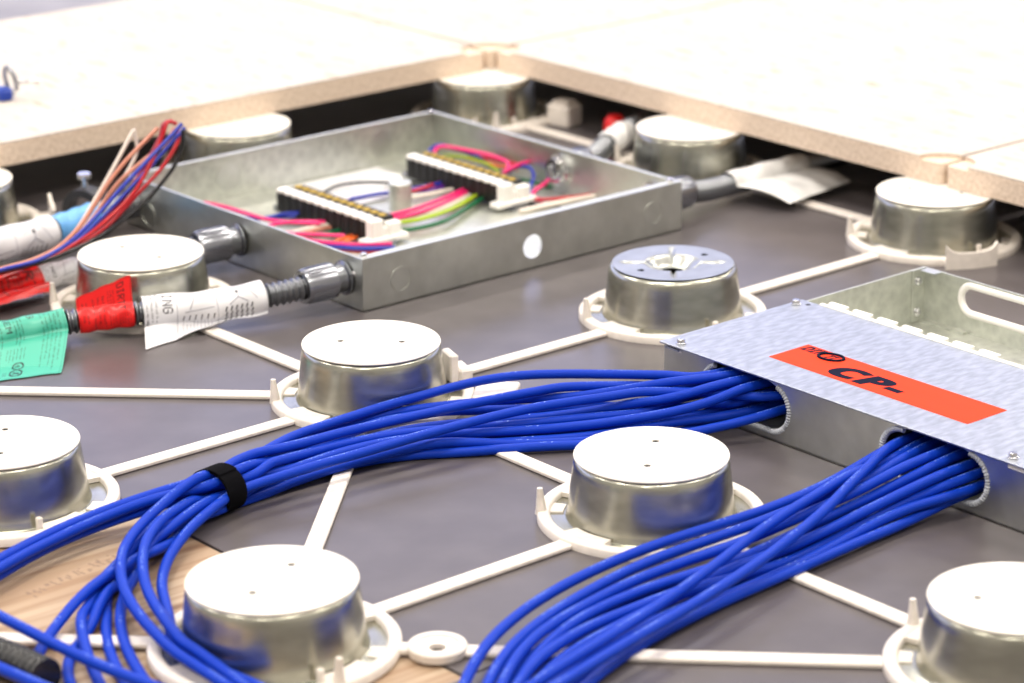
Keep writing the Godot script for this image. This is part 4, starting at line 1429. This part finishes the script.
const CABLES := [
	["lone", [1696, 302, -4310, 1703, 310, -4163, 1702, 314, -4019, 1684, 311, -3885, 1638, 298, -3768, 1555, 283, -3673, 1433, 279, -3597, 1306, 263, -3536, 1176, 245, -3480, 1048, 226, -3422, 924, 210, -3360, 808, 196, -3288, 703, 185, -3204, 616, 176, -3105, 551, 168, -2993, 509, 162, -2867, 487, 158, -2732, 479, 156, -2591, 477, 156, -2446, 475, 157, -2300, 479, 157, -2155, 493, 159, -2010, 515, 166, -1866, 546, 176, -1724, 581, 187, -1586, 618, 193, -1454, 658, 192, -1324, 699, 186, -1196, 736, 182, -1067, 767, 181, -934, 795, 181, -798, 800, 182, -658, 775, 170, -502, 755, 156, -352, 746, 145, -207, 750, 136, -63, 768, 131, 79, 798, 127, 221, 836, 124, 361, 882, 122, 501, 933, 121, 640, 987, 120, 779, 1024, 119, 871]],
	["left", [1762, 301, -4310, 1770, 309, -4163, 1771, 314, -4019, 1755, 313, -3881, 1710, 308, -3755, 1633, 296, -3646, 1531, 275, -3554, 1420, 244, -3469, 1305, 208, -3389, 1190, 174, -3308, 1078, 144, -3225, 966, 125, -3135, 861, 115, -3036, 767, 106, -2927, 684, 100, -2809, 610, 97, -2683, 547, 95, -2551, 498, 95, -2416, 467, 95, -2277, 454, 98, -2139, 461, 102, -2002, 483, 108, -1866, 519, 117, -1731, 571, 123, -1597, 635, 129, -1460, 702, 143, -1323, 767, 162, -1188, 830, 198, -1050, 887, 216, -903, 915, 195, -752, 880, 179, -603, 842, 170, -459, 817, 155, -318, 809, 141, -180, 816, 131, -41, 836, 124, 97, 867, 119, 236, 907, 117, 374, 953, 115, 511, 1004, 113, 648, 1057, 112, 784, 1112, 110, 919]],
	["down", [1620, 211, -4319, 1627, 221, -4169, 1628, 228, -4026, 1615, 228, -3895, 1586, 219, -3782, 1513, 207, -3684, 1378, 199, -3591, 1257, 192, -3494, 1151, 188, -3389, 1058, 188, -3275, 978, 188, -3152, 914, 177, -3022, 862, 169, -2887, 819, 163, -2748, 784, 160, -2606, 756, 158, -2461, 733, 157, -2314, 714, 158, -2165, 700, 160, -2015, 692, 165, -1864, 693, 171, -1714, 705, 179, -1565, 725, 192, -1418, 749, 210, -1270, 770, 230, -1120, 799, 230, -968, 841, 218, -826, 874, 235, -679, 922, 224, -534, 969, 197, -400, 1028, 177, -271, 1101, 164, -150, 1188, 157, -38, 1288, 157, 64, 1400, 159, 154, 1518, 149, 233, 1644, 140, 300, 1776, 135, 357, 1914, 132, 404, 2055, 131, 446, 2200, 131, 482, 2346, 131, 514, 2495, 132, 537, 2645, 131, 544, 2795, 130, 552, 2945, 130, 560, 3045, 130, 567]],
	["near", [2070, 228, -4306, 2074, 235, -4162, 2068, 240, -4028, 2036, 240, -3912, 1965, 234, -3822, 1858, 234, -3748, 1737, 232, -3673, 1627, 229, -3582, 1524, 229, -3480, 1425, 226, -3369, 1340, 209, -3248, 1265, 197, -3123, 1201, 190, -2992, 1150, 186, -2857, 1112, 182, -2718, 1084, 179, -2576, 1064, 176, -2433, 1050, 174, -2287, 1038, 172, -2140, 1029, 170, -1994, 1021, 167, -1846, 1011, 163, -1699, 999, 159, -1550, 986, 155, -1399, 973, 149, -1249, 964, 143, -1100, 960, 137, -953, 976, 129, -815, 1027, 116, -680, 1090, 102, -541, 1161, 89, -411, 1244, 76, -290, 1338, 67, -178, 1445, 62, -74, 1564, 63, 20, 1694, 72, 105, 1833, 88, 182, 1979, 94, 259, 2128, 94, 341, 2277, 94, 430, 2442, 94, 481, 2606, 94, 472, 2749, 94, 441, 2883, 94, 420, 3012, 94, 407]],
	["left", [1683, 202, -4301, 1690, 206, -4155, 1689, 207, -4012, 1673, 203, -3875, 1636, 193, -3744, 1582, 181, -3617, 1522, 155, -3488, 1460, 112, -3360, 1384, 105, -3229, 1307, 102, -3100, 1232, 98, -2970, 1158, 95, -2841, 1085, 93, -2711, 1012, 94, -2580, 941, 97, -2448, 875, 101, -2313, 818, 105, -2176, 775, 108, -2035, 748, 112, -1890, 738, 118, -1743, 744, 127, -1594, 766, 141, -1445, 805, 163, -1298, 859, 187, -1155, 898, 169, -1020, 885, 155, -877, 861, 156, -734, 838, 130, -589, 815, 111, -447, 789, 96, -310, 776, 84, -174, 779, 76, -36, 796, 71, 102, 826, 67, 240, 867, 64, 377, 916, 60, 512, 970, 56, 645, 1028, 53, 778, 1087, 50, 911]],
	["down", [1919, 260, -4310, 1928, 273, -4161, 1933, 284, -4014, 1928, 290, -3870, 1901, 282, -3735, 1842, 239, -3617, 1764, 198, -3507, 1675, 163, -3400, 1582, 136, -3293, 1491, 115, -3183, 1405, 98, -3068, 1322, 88, -2948, 1242, 82, -2825, 1163, 81, -2700, 1085, 83, -2572, 1010, 85, -2442, 941, 88, -2309, 884, 92, -2172, 840, 95, -2032, 814, 98, -1890, 804, 101, -1745, 808, 104, -1601, 821, 105, -1458, 838, 109, -1315, 854, 124, -1170, 839, 143, -1014, 829, 127, -857, 877, 99, -713, 938, 143, -579, 997, 149, -450, 1064, 154, -326, 1149, 155, -212, 1248, 158, -106, 1356, 156, -11, 1468, 141, 71, 1588, 130, 144, 1716, 125, 210, 1852, 127, 270, 1994, 136, 326, 2141, 148, 381, 2291, 158, 433, 2441, 160, 474, 2590, 157, 481, 2735, 143, 483, 2874, 128, 486, 3011, 114, 491, 3056, 110, 492]],
	["down", [1923, 138, -4310, 1930, 139, -4161, 1930, 138, -4015, 1914, 134, -3874, 1874, 126, -3741, 1810, 115, -3616, 1729, 104, -3496, 1640, 86, -3378, 1556, 63, -3257, 1477, 46, -3133, 1401, 37, -3008, 1326, 32, -2883, 1248, 31, -2757, 1168, 30, -2631, 1090, 30, -2504, 1015, 31, -2376, 947, 31, -2246, 887, 31, -2113, 839, 31, -1977, 803, 34, -1837, 779, 41, -1693, 767, 57, -1544, 770, 77, -1392, 789, 92, -1236, 837, 79, -1085, 910, 86, -940, 963, 67, -798, 990, 66, -657, 1004, 74, -515, 1037, 69, -378, 1095, 42, -251, 1163, 18, -130, 1243, 11, -7, 1337, 26, 104, 1438, 49, 210, 1534, 70, 324, 1632, 60, 437, 1729, 30, 542, 1821, 12, 654, 1919, 17, 762, 2026, 23, 856, 2145, 27, 932, 2274, 29, 993, 2363, 30, 1028]],
	["far", [2073, 162, -4314, 2081, 167, -4163, 2084, 169, -4015, 2072, 163, -3872, 2036, 147, -3738, 1975, 124, -3613, 1898, 99, -3491, 1816, 75, -3370, 1732, 57, -3248, 1648, 46, -3125, 1565, 40, -3000, 1481, 39, -2875, 1399, 41, -2750, 1317, 41, -2625, 1236, 39, -2500, 1155, 34, -2378, 1071, 30, -2258, 990, 30, -2134, 923, 31, -2001, 876, 34, -1859, 846, 34, -1714, 828, 32, -1568, 816, 30, -1426, 807, 30, -1290, 797, 30, -1156, 809, 30, -1011, 832, 30, -871, 856, 30, -732, 894, 30, -596, 984, 19, -485, 1082, 22, -377, 1176, 48, -262, 1263, 83, -140, 1321, 102, -2, 1378, 99, 143, 1442, 108, 279, 1509, 106, 412, 1583, 93, 542, 1665, 79, 662, 1755, 71, 777, 1852, 67, 886, 1956, 64, 988, 2066, 62, 1084, 2180, 61, 1176, 2218, 60, 1207]],
	["down", [1824, 151, -4310, 1831, 154, -4161, 1832, 154, -4014, 1817, 152, -3875, 1771, 143, -3747, 1718, 109, -3616, 1642, 96, -3493, 1555, 81, -3373, 1469, 65, -3251, 1385, 51, -3127, 1304, 41, -3002, 1224, 35, -2875, 1146, 32, -2748, 1069, 31, -2619, 993, 32, -2489, 922, 34, -2358, 857, 37, -2225, 803, 39, -2088, 760, 39, -1949, 730, 37, -1807, 712, 34, -1663, 711, 31, -1515, 721, 30, -1365, 729, 30, -1217, 740, 39, -1073, 763, 56, -932, 794, 64, -794, 820, 64, -652, 862, 65, -515, 919, 73, -382, 1003, 76, -259, 1093, 73, -139, 1182, 71, -18, 1269, 71, 105, 1357, 67, 230, 1459, 49, 350, 1567, 47, 460, 1677, 63, 563, 1801, 74, 643, 1930, 64, 710, 2061, 54, 771, 2194, 47, 827, 2330, 42, 879, 2422, 40, 912]],
	["left", [1880, 198, -4310, 1888, 203, -4161, 1889, 202, -4015, 1873, 193, -3875, 1828, 177, -3743, 1737, 177, -3637, 1617, 135, -3572, 1490, 102, -3508, 1365, 97, -3438, 1245, 90, -3361, 1132, 80, -3276, 1028, 70, -3179, 934, 65, -3070, 848, 67, -2951, 773, 72, -2824, 705, 81, -2691, 646, 94, -2555, 597, 94, -2416, 560, 94, -2276, 537, 94, -2136, 530, 81, -1995, 536, 70, -1855, 551, 61, -1713, 571, 63, -1571, 599, 73, -1432, 635, 85, -1293, 675, 98, -1153, 718, 111, -1010, 761, 121, -865, 789, 122, -723, 775, 114, -580, 744, 104, -435, 703, 92, -287, 682, 81, -144, 684, 73, -4, 703, 66, 134, 735, 62, 272, 776, 58, 409, 823, 55, 546, 874, 52, 683, 926, 50, 820]],
	["down", [1784, 78, -4310, 1793, 79, -4160, 1799, 82, -4012, 1798, 85, -3868, 1788, 85, -3727, 1747, 55, -3582, 1696, 37, -3438, 1637, 32, -3300, 1569, 32, -3169, 1496, 32, -3039, 1420, 32, -2911, 1340, 33, -2783, 1258, 38, -2656, 1176, 49, -2527, 1099, 66, -2394, 1035, 85, -2253, 987, 90, -2108, 950, 80, -1965, 919, 70, -1824, 896, 63, -1682, 881, 58, -1539, 874, 51, -1396, 873, 43, -1252, 880, 33, -1109, 888, 30, -962, 904, 37, -813, 924, 56, -676, 935, 88, -545, 961, 55, -431, 1004, 21, -318, 1056, 11, -197, 1124, 10, -73, 1210, 10, 50, 1314, 10, 164, 1428, 10, 262, 1549, 10, 346, 1674, 10, 422, 1801, 16, 505, 1932, 21, 581, 2067, 25, 649, 2206, 27, 709, 2348, 29, 763, 2491, 30, 813, 2539, 30, 829]],
	["down", [1845, 279, -4310, 1853, 292, -4161, 1855, 301, -4015, 1842, 304, -3875, 1806, 300, -3744, 1742, 275, -3625, 1651, 233, -3521, 1544, 195, -3428, 1426, 164, -3346, 1313, 126, -3267, 1207, 94, -3179, 1107, 71, -3078, 1014, 56, -2968, 927, 48, -2849, 846, 45, -2725, 773, 45, -2597, 712, 47, -2463, 665, 48, -2326, 634, 48, -2186, 619, 48, -2045, 616, 49, -1902, 622, 52, -1760, 637, 58, -1618, 658, 66, -1477, 688, 80, -1336, 734, 94, -1189, 793, 92, -1037, 867, 88, -891, 937, 117, -732, 1002, 130, -589, 1057, 122, -454, 1104, 102, -323, 1154, 86, -197, 1232, 59, -87, 1332, 40, 13, 1432, 41, 115, 1535, 43, 217, 1645, 43, 312, 1762, 43, 397, 1887, 42, 472, 2018, 41, 540, 2154, 40, 600, 2293, 40, 653, 2435, 40, 701, 2579, 40, 745, 2628, 40, 759]],
	["over", [3015, 238, -4303, 3026, 249, -4156, 3041, 259, -4009, 3062, 267, -3863, 3095, 276, -3719, 3145, 280, -3575, 3199, 266, -3430, 3250, 252, -3283, 3299, 235, -3140, 3345, 214, -3001, 3389, 199, -2862, 3432, 188, -2721, 3475, 181, -2580, 3518, 176, -2438, 3561, 172, -2296, 3603, 171, -2153, 3642, 170, -2009, 3680, 169, -1863, 3716, 169, -1718, 3751, 169, -1572, 3785, 170, -1425, 3818, 170, -1278, 3850, 170, -1130, 3883, 171, -982, 3917, 171, -836, 3953, 171, -690, 3991, 171, -545, 4032, 170, -401, 4060, 170, -306]],
	["over", [3092, 234, -4313, 3102, 244, -4161, 3113, 248, -4010, 3125, 243, -3857, 3136, 227, -3704, 3141, 219, -3549, 3154, 230, -3396, 3181, 233, -3248, 3210, 228, -3101, 3238, 221, -2953, 3267, 215, -2805, 3298, 208, -2657, 3335, 202, -2511, 3376, 198, -2367, 3422, 194, -2225, 3470, 192, -2083, 3517, 191, -1941, 3564, 190, -1798, 3609, 189, -1655, 3653, 189, -1510, 3695, 189, -1365, 3735, 189, -1218, 3774, 190, -1071, 3811, 190, -923, 3848, 191, -775, 3886, 191, -628, 3927, 191, -482, 3971, 191, -338, 4018, 190, -195]],
	["ring", [2957, 211, -4317, 2968, 218, -4165, 2983, 223, -4014, 3001, 223, -3864, 3022, 217, -3717, 3040, 204, -3572, 3053, 187, -3426, 3058, 169, -3281, 3055, 152, -3134, 3044, 137, -2986, 3028, 124, -2838, 3010, 115, -2688, 2993, 110, -2538, 2980, 108, -2388, 2972, 107, -2238, 2969, 106, -2087, 2973, 106, -1937, 2984, 106, -1787, 3002, 106, -1638, 3026, 106, -1490, 3057, 106, -1343, 3096, 106, -1198, 3142, 106, -1056, 3197, 105, -917, 3260, 105, -783, 3333, 104, -654, 3415, 103, -530, 3503, 102, -412, 3597, 101, -298, 3694, 100, -185]],
	["untied", [3158, 236, -4307, 3168, 246, -4158, 3179, 252, -4010, 3190, 251, -3863, 3199, 240, -3716, 3203, 219, -3570, 3201, 193, -3424, 3188, 174, -3275, 3172, 162, -3125, 3157, 149, -2975, 3141, 134, -2824, 3125, 120, -2673, 3109, 110, -2522, 3096, 103, -2371, 3087, 99, -2220, 3085, 98, -2071, 3090, 97, -1922, 3105, 97, -1774, 3127, 96, -1628, 3156, 95, -1482, 3190, 95, -1337, 3229, 95, -1193, 3275, 95, -1051, 3329, 95, -912, 3392, 95, -778, 3466, 94, -651, 3548, 93, -530, 3637, 92, -413, 3729, 90, -298, 3760, 90, -260]],
	["untied", [3326, 260, -4310, 3335, 272, -4160, 3342, 280, -4010, 3342, 281, -3861, 3334, 272, -3711, 3320, 254, -3561, 3305, 226, -3414, 3287, 195, -3267, 3268, 171, -3119, 3250, 150, -2971, 3237, 130, -2822, 3228, 114, -2675, 3222, 103, -2527, 3217, 97, -2379, 3212, 95, -2229, 3208, 95, -2078, 3208, 95, -1927, 3214, 96, -1778, 3228, 96, -1630, 3249, 95, -1483, 3277, 95, -1338, 3311, 97, -1194, 3353, 100, -1052, 3407, 105, -912, 3475, 108, -776, 3554, 108, -645, 3641, 105, -521, 3732, 98, -402, 3795, 92, -325]],
	["untied", [3398, 253, -4310, 3406, 264, -4160, 3411, 269, -4011, 3407, 263, -3865, 3391, 241, -3722, 3363, 207, -3581, 3330, 171, -3439, 3303, 138, -3296, 3288, 116, -3151, 3285, 100, -3008, 3292, 90, -2868, 3303, 83, -2729, 3316, 78, -2588, 3326, 75, -2445, 3330, 75, -2297, 3328, 77, -2146, 3322, 80, -1994, 3317, 83, -1840, 3317, 86, -1687, 3325, 88, -1534, 3341, 88, -1385, 3367, 88, -1238, 3403, 84, -1097, 3448, 77, -961, 3502, 66, -829, 3564, 56, -702, 3633, 46, -578, 3707, 37, -458, 3758, 31, -378]],
	["untied", [3485, 222, -4310, 3494, 231, -4159, 3500, 238, -4009, 3500, 238, -3857, 3488, 231, -3706, 3471, 211, -3556, 3449, 183, -3407, 3431, 156, -3258, 3419, 133, -3110, 3416, 115, -2963, 3417, 103, -2818, 3422, 97, -2675, 3426, 95, -2532, 3428, 95, -2388, 3427, 95, -2242, 3424, 87, -2092, 3421, 77, -1939, 3419, 71, -1786, 3419, 69, -1631, 3425, 70, -1476, 3438, 74, -1322, 3462, 79, -1169, 3498, 84, -1021, 3545, 89, -879, 3600, 91, -746, 3663, 88, -620, 3736, 81, -499, 3818, 64, -382]],
	["untied", [3572, 203, -4292, 3575, 208, -4147, 3572, 209, -4004, 3557, 202, -3865, 3528, 184, -3729, 3490, 157, -3590, 3456, 127, -3448, 3434, 99, -3304, 3421, 74, -3160, 3419, 54, -3015, 3426, 41, -2868, 3438, 35, -2720, 3453, 36, -2570, 3466, 45, -2417, 3479, 60, -2263, 3487, 77, -2108, 3487, 89, -1953, 3482, 88, -1799, 3483, 76, -1647, 3490, 63, -1498, 3502, 55, -1348, 3522, 51, -1200, 3550, 49, -1054, 3588, 47, -911, 3639, 43, -773, 3702, 38, -641, 3777, 32, -514, 3805, 30, -472]],
	["untied", [3559, 143, -4316, 3570, 144, -4164, 3577, 143, -4013, 3578, 139, -3863, 3568, 135, -3712, 3544, 129, -3563, 3514, 119, -3417, 3492, 101, -3271, 3483, 80, -3125, 3483, 61, -2982, 3491, 48, -2840, 3503, 39, -2697, 3516, 33, -2550, 3529, 31, -2402, 3538, 30, -2252, 3546, 30, -2104, 3556, 31, -1955, 3569, 32, -1806, 3587, 32, -1657, 3608, 33, -1508, 3635, 33, -1360, 3668, 33, -1213, 3707, 33, -1068, 3753, 32, -927, 3805, 32, -787, 3862, 31, -650, 3901, 30, -559]],
	["edge", [3508, 102, -4322, 3519, 102, -4168, 3527, 100, -4014, 3530, 94, -3862, 3525, 85, -3710, 3522, 67, -3558, 3525, 56, -3404, 3532, 52, -3251, 3541, 53, -3099, 3550, 53, -2946, 3560, 52, -2792, 3571, 51, -2638, 3582, 51, -2485, 3592, 50, -2333, 3601, 49, -2184, 3610, 47, -2035, 3622, 46, -1888, 3637, 44, -1740, 3657, 43, -1594, 3681, 41, -1448, 3711, 40, -1304, 3746, 38, -1161, 3788, 36, -1020, 3836, 34, -881, 3890, 32, -745, 3947, 30, -611]],
	["untied", [3253, 169, -4310, 3263, 173, -4160, 3273, 174, -4010, 3281, 171, -3862, 3283, 159, -3715, 3277, 140, -3571, 3264, 116, -3426, 3250, 91, -3280, 3241, 69, -3131, 3241, 53, -2980, 3248, 42, -2829, 3260, 36, -2677, 3273, 32, -2526, 3282, 31, -2375, 3288, 30, -2224, 3288, 30, -2072, 3286, 30, -1919, 3286, 30, -1767, 3291, 30, -1616, 3303, 30, -1466, 3324, 30, -1318, 3352, 30, -1170, 3386, 30, -1024, 3430, 30, -881, 3483, 30, -744, 3547, 30, -613, 3618, 30, -487, 3693, 30, -364]],
	["untied", [3375, 169, -4310, 3385, 173, -4160, 3394, 175, -4012, 3402, 173, -3864, 3404, 165, -3718, 3397, 151, -3574, 3384, 133, -3428, 3372, 114, -3282, 3365, 95, -3134, 3365, 77, -2986, 3371, 61, -2838, 3381, 47, -2689, 3394, 38, -2537, 3410, 32, -2385, 3430, 30, -2230, 3453, 30, -2077, 3479, 30, -1926, 3505, 30, -1777, 3527, 30, -1628, 3547, 31, -1480, 3572, 33, -1332, 3601, 34, -1185, 3636, 35, -1039, 3680, 36, -896, 3732, 37, -756, 3795, 37, -619, 3868, 39, -486]],
	["cross", [1265, 160, 1002, 1418, 160, 991, 1572, 160, 980, 1724, 159, 969, 1877, 159, 959, 2029, 158, 948, 2182, 158, 934, 2334, 157, 916, 2486, 158, 893, 2639, 158, 867, 2792, 159, 838, 2893, 160, 818]],
	["corner", [1944, 180, 1330, 2103, 180, 1306, 2263, 180, 1282, 2423, 180, 1257, 2584, 180, 1232]],
]

const WIRES := [
	["pink", 15, "pink wire crossing the junction box corner to the nearer terminal block", [-3986, 120, -3995, -3737, 140, -4004, -3477, 150, -4001, -3188, 140, -4061, -3020, 100, -4336], ""],
	["blue", 15, "blue wire looping beside the pink wires into the nearer terminal block", [-3978, 100, -3989, -3697, 100, -4018, -3443, 100, -4063, -3433, 90, -4321, -3384, 80, -4466], "wires at the nearer terminal block"],
	["blue", 15, "blue wire looping beside the pink wires into the nearer terminal block", [-3971, 60, -4044, -3633, 60, -4060, -3506, 60, -4238, -3393, 70, -4390], "wires at the nearer terminal block"],
	["pink", 15, "pink wire curling back under the nearer terminal block", [-2653, 100, -4286, -2854, 120, -4039, -3013, 140, -3875, -3090, 150, -3965, -3127, 120, -4192, -3066, 90, -4413], ""],
	["white", 16, "white wire slanting into the nearer terminal block", [-3122, 60, -3896, -3062, 70, -4099, -3032, 80, -4272, -3046, 70, -4461], ""],
	["peach", 14, "peach wire beside the white one at the nearer terminal block", [-3046, 50, -3955, -3021, 60, -4157, -2990, 70, -4330, -2993, 60, -4493], ""],
	["green", 16, "dark green wire entering the nearer terminal block", [-3325, 40, -4038, -2984, 60, -4086, -2867, 70, -4239, -2906, 60, -4473], ""],
	["orange", 14, "orange wire hooked below the nearer terminal block", [-2634, 60, -4138, -2619, 90, -4189, -2636, 90, -4281, -2729, 60, -4404], "orange wires"],
	["orange", 14, "orange wire hooked below the nearer terminal block", [-2567, 60, -4176, -2561, 90, -4216, -2587, 90, -4298, -2685, 60, -4415], "orange wires"],
	["pink", 15, "pink wire along the lip past the white end bracket", [-2917, 100, -3996, -2668, 110, -4034, -2433, 110, -4165, -2271, 100, -4412], ""],
	["blue", 16, "blue wire along the lip past the white end bracket", [-2823, 80, -4014, -2552, 90, -4079, -2361, 90, -4198, -2233, 80, -4408], ""],
	["red", 15, "red wire lowest along the lip past the white end bracket", [-2713, 50, -4064, -2484, 60, -4158, -2317, 60, -4269, -2224, 60, -4445], ""],
	["pink", 16, "thick pink wire arching between the two terminal blocks", [-2961, 80, -4696, -2855, 100, -4826, -2813, 120, -5043, -2880, 120, -5329, -3098, 80, -5754], "wires between the terminal blocks"],
	["pink", 16, "thick pink wire arching between the two terminal blocks", [-2954, 60, -4690, -2828, 80, -4823, -2770, 100, -5037, -2847, 100, -5350, -3063, 70, -5763], "wires between the terminal blocks"],
	["white", 15, "cream wire between the two terminal blocks, beside the pink pair", [-2992, 40, -4673, -2869, 50, -4835, -2781, 70, -5063, -2824, 80, -5359, -3015, 60, -5744], ""],
	["lime", 16, "yellow-green wire arching between the two terminal blocks", [-2885, 60, -4611, -2745, 80, -4740, -2654, 90, -4963, -2703, 90, -5281, -2924, 70, -5708], ""],
	["green", 17, "dark green wire sagging between the two terminal blocks", [-2809, 40, -4606, -2684, 50, -4711, -2566, 60, -4848, -2555, 70, -5116, -2857, 60, -5711], ""],
	["black", 13, "thin black wire lying over the leaflet behind the post", [-3859, 40, -4967, -3878, 60, -5133, -3805, 70, -5307, -3700, 60, -5456, -3405, 60, -5651], ""],
	["blue", 14, "blue wire passing behind the post towards the back terminal block", [-3581, 40, -5023, -3492, 60, -5221, -3447, 60, -5395, -3358, 80, -5595, -3356, 80, -5767], ""],
	["purple", 13, "purple wire lying beside the blue wire behind the post", [-3590, 30, -4983, -3558, 40, -5213, -3482, 40, -5421, -3348, 50, -5557, -3323, 60, -5740], ""],
	["red", 14, "red wire short between post and back terminal block", [-3370, 60, -5354, -3333, 80, -5497, -3364, 80, -5715], ""],
	["white", 15, "white wire short between post and back terminal block", [-3309, 50, -5268, -3232, 60, -5465, -3211, 60, -5737], ""],
	["pink", 16, "pink wire looping high over the back terminal block", [-3806, 140, -5990, -3847, 200, -6104, -3614, 210, -6166, -3363, 200, -6229, -3177, 180, -6234, -3122, 140, -6167, -3155, 100, -6134], ""],
	["pink", 16, "pink wire making an open loop behind the back terminal block", [-3155, 100, -6134, -3101, 160, -6209, -3097, 180, -6366, -3015, 170, -6467, -2864, 140, -6406, -2766, 100, -6262, -2749, 70, -6148, -2691, 50, -6069, -2568, 40, -6052], ""],
	["blue", 15, "blue wire looping over the back terminal block", [-3897, 120, -6003, -3953, 180, -6148, -3780, 180, -6200, -3564, 160, -6233, -3546, 100, -6318], ""],
	["blue", 15, "blue wire falling behind the white end of the back terminal block", [-3174, 100, -6200, -3122, 150, -6286, -3009, 160, -6311, -2902, 120, -6259, -2780, 70, -6115, -2646, 30, -6060], ""],
	["lime", 14, "yellow-green wire half hidden behind the back terminal block", [-3931, 100, -6168, -3672, 140, -6181, -3470, 120, -6246, -3302, 80, -6256], ""],
	["red", 14, "red wire half hidden behind the back terminal block", [-3736, 120, -6313, -3429, 140, -6313, -3213, 130, -6383, -3038, 100, -6435, -2911, 60, -6447], ""],
	["orange", 14, "orange wire half hidden behind the back terminal block", [-3751, 100, -6274, -3401, 110, -6289, -3214, 90, -6384, -3019, 50, -6469], ""],
	["green", 15, "dark green wire on the base behind the back terminal block", [-3097, 80, -6135, -3050, 60, -6295, -2856, 40, -6359, -2660, 30, -6460], ""],
	["black", 14, "black wire on the base beside the white end bracket", [-2919, 60, -6015, -2715, 50, -5961, -2511, 30, -5964, -2422, 30, -6103], ""],
	["white", 22, "thick white lead lying along the lip by the back terminal block", [-2478, 30, -5761, -2449, 40, -5980, -2365, 60, -6251, -2298, 60, -6612], ""],
	["red", 13, "red lead tied along the thick white lead", [-2570, 60, -5986, -2464, 70, -6090, -2400, 70, -6282, -2389, 60, -6472], ""],
	["white", 14, "white wire of the loose bundle rising beside the panel edge", [-3045, 264, -1511, -3120, 260, -1779, -3195, 243, -2052, -3270, 262, -2293, -3345, 331, -2502, -3345, 526, -2676, -3345, 743, -2852, -3345, 957, -3012], ""],
	["white", 13, "short greyish wire end standing between the loose wires", [-3205, 198, -1596, -3280, 187, -1866, -3355, 170, -2141, -3430, 191, -2409, -3505, 273, -2637, -3505, 434, -2843, -3505, 629, -3052, -3505, 771, -3136, -3505, 918, -3120], ""],
	["peach", 15, "peach wire of the loose bundle beside the panel edge", [-2970, 296, -1471, -3045, 292, -1738, -3120, 278, -2025, -3195, 306, -2290, -3270, 419, -2534, -3270, 645, -2741, -3270, 791, -2912, -3270, 965, -3168], "loose wire ends rising beside the junction box"],
	["peach", 15, "peach wire of the loose bundle beside the panel edge", [-3160, 226, -1573, -3235, 216, -1842, -3310, 199, -2148, -3385, 232, -2432, -3460, 343, -2695, -3460, 572, -2938, -3460, 702, -3168, -3460, 790, -3348, -3460, 885, -3429], "loose wire ends rising beside the junction box"],
	["blue", 14, "blue wire of the loose bundle, bending at its tip", [-2830, 337, -1395, -2905, 332, -1660, -2980, 316, -1991, -3055, 365, -2287, -3130, 490, -2563, -3130, 655, -2782, -3130, 808, -3002, -3130, 938, -3189, -3130, 1001, -3275], "loose wire ends rising beside the junction box"],
	["blue", 14, "blue wire of the loose bundle, bending at its tip", [-2935, 297, -1451, -3010, 286, -1717, -3085, 273, -2066, -3160, 320, -2380, -3235, 427, -2657, -3235, 575, -2876, -3235, 735, -3098, -3235, 880, -3288, -3235, 938, -3366], "loose wire ends rising beside the junction box"],
	["red", 14, "crimson wire of the loose bundle beside the panel edge", [-2900, 305, -1432, -2975, 294, -1698, -3050, 278, -2060, -3125, 328, -2390, -3200, 409, -2665, -3200, 551, -2885, -3200, 737, -3043, -3200, 930, -3161, -3200, 1014, -3207, -3200, 989, -3272], "loose wire ends rising beside the junction box"],
	["red", 14, "crimson wire of the loose bundle beside the panel edge", [-3080, 239, -1529, -3155, 221, -1796, -3230, 210, -2179, -3305, 246, -2512, -3380, 324, -2805, -3380, 494, -3046, -3380, 642, -3253, -3380, 804, -3396, -3380, 890, -3402], "loose wire ends rising beside the junction box"],
	["crimson", 15, "dark pink wire of the loose bundle beside the panel edge", [-3010, 280, -1492, -3085, 269, -1759, -3160, 243, -2108, -3235, 279, -2439, -3310, 381, -2717, -3310, 526, -2905, -3310, 715, -3080, -3310, 880, -3205, -3310, 973, -3244, -3310, 983, -3311], ""],
	["black", 14, "black wire hanging lowest from the loose bundle", [-2865, 326, -1414, -2940, 308, -1678, -3015, 287, -2071, -3090, 312, -2415, -3165, 371, -2721, -3165, 500, -2973, -3165, 681, -3197, -3165, 822, -3288, -3165, 947, -3304], ""],
]
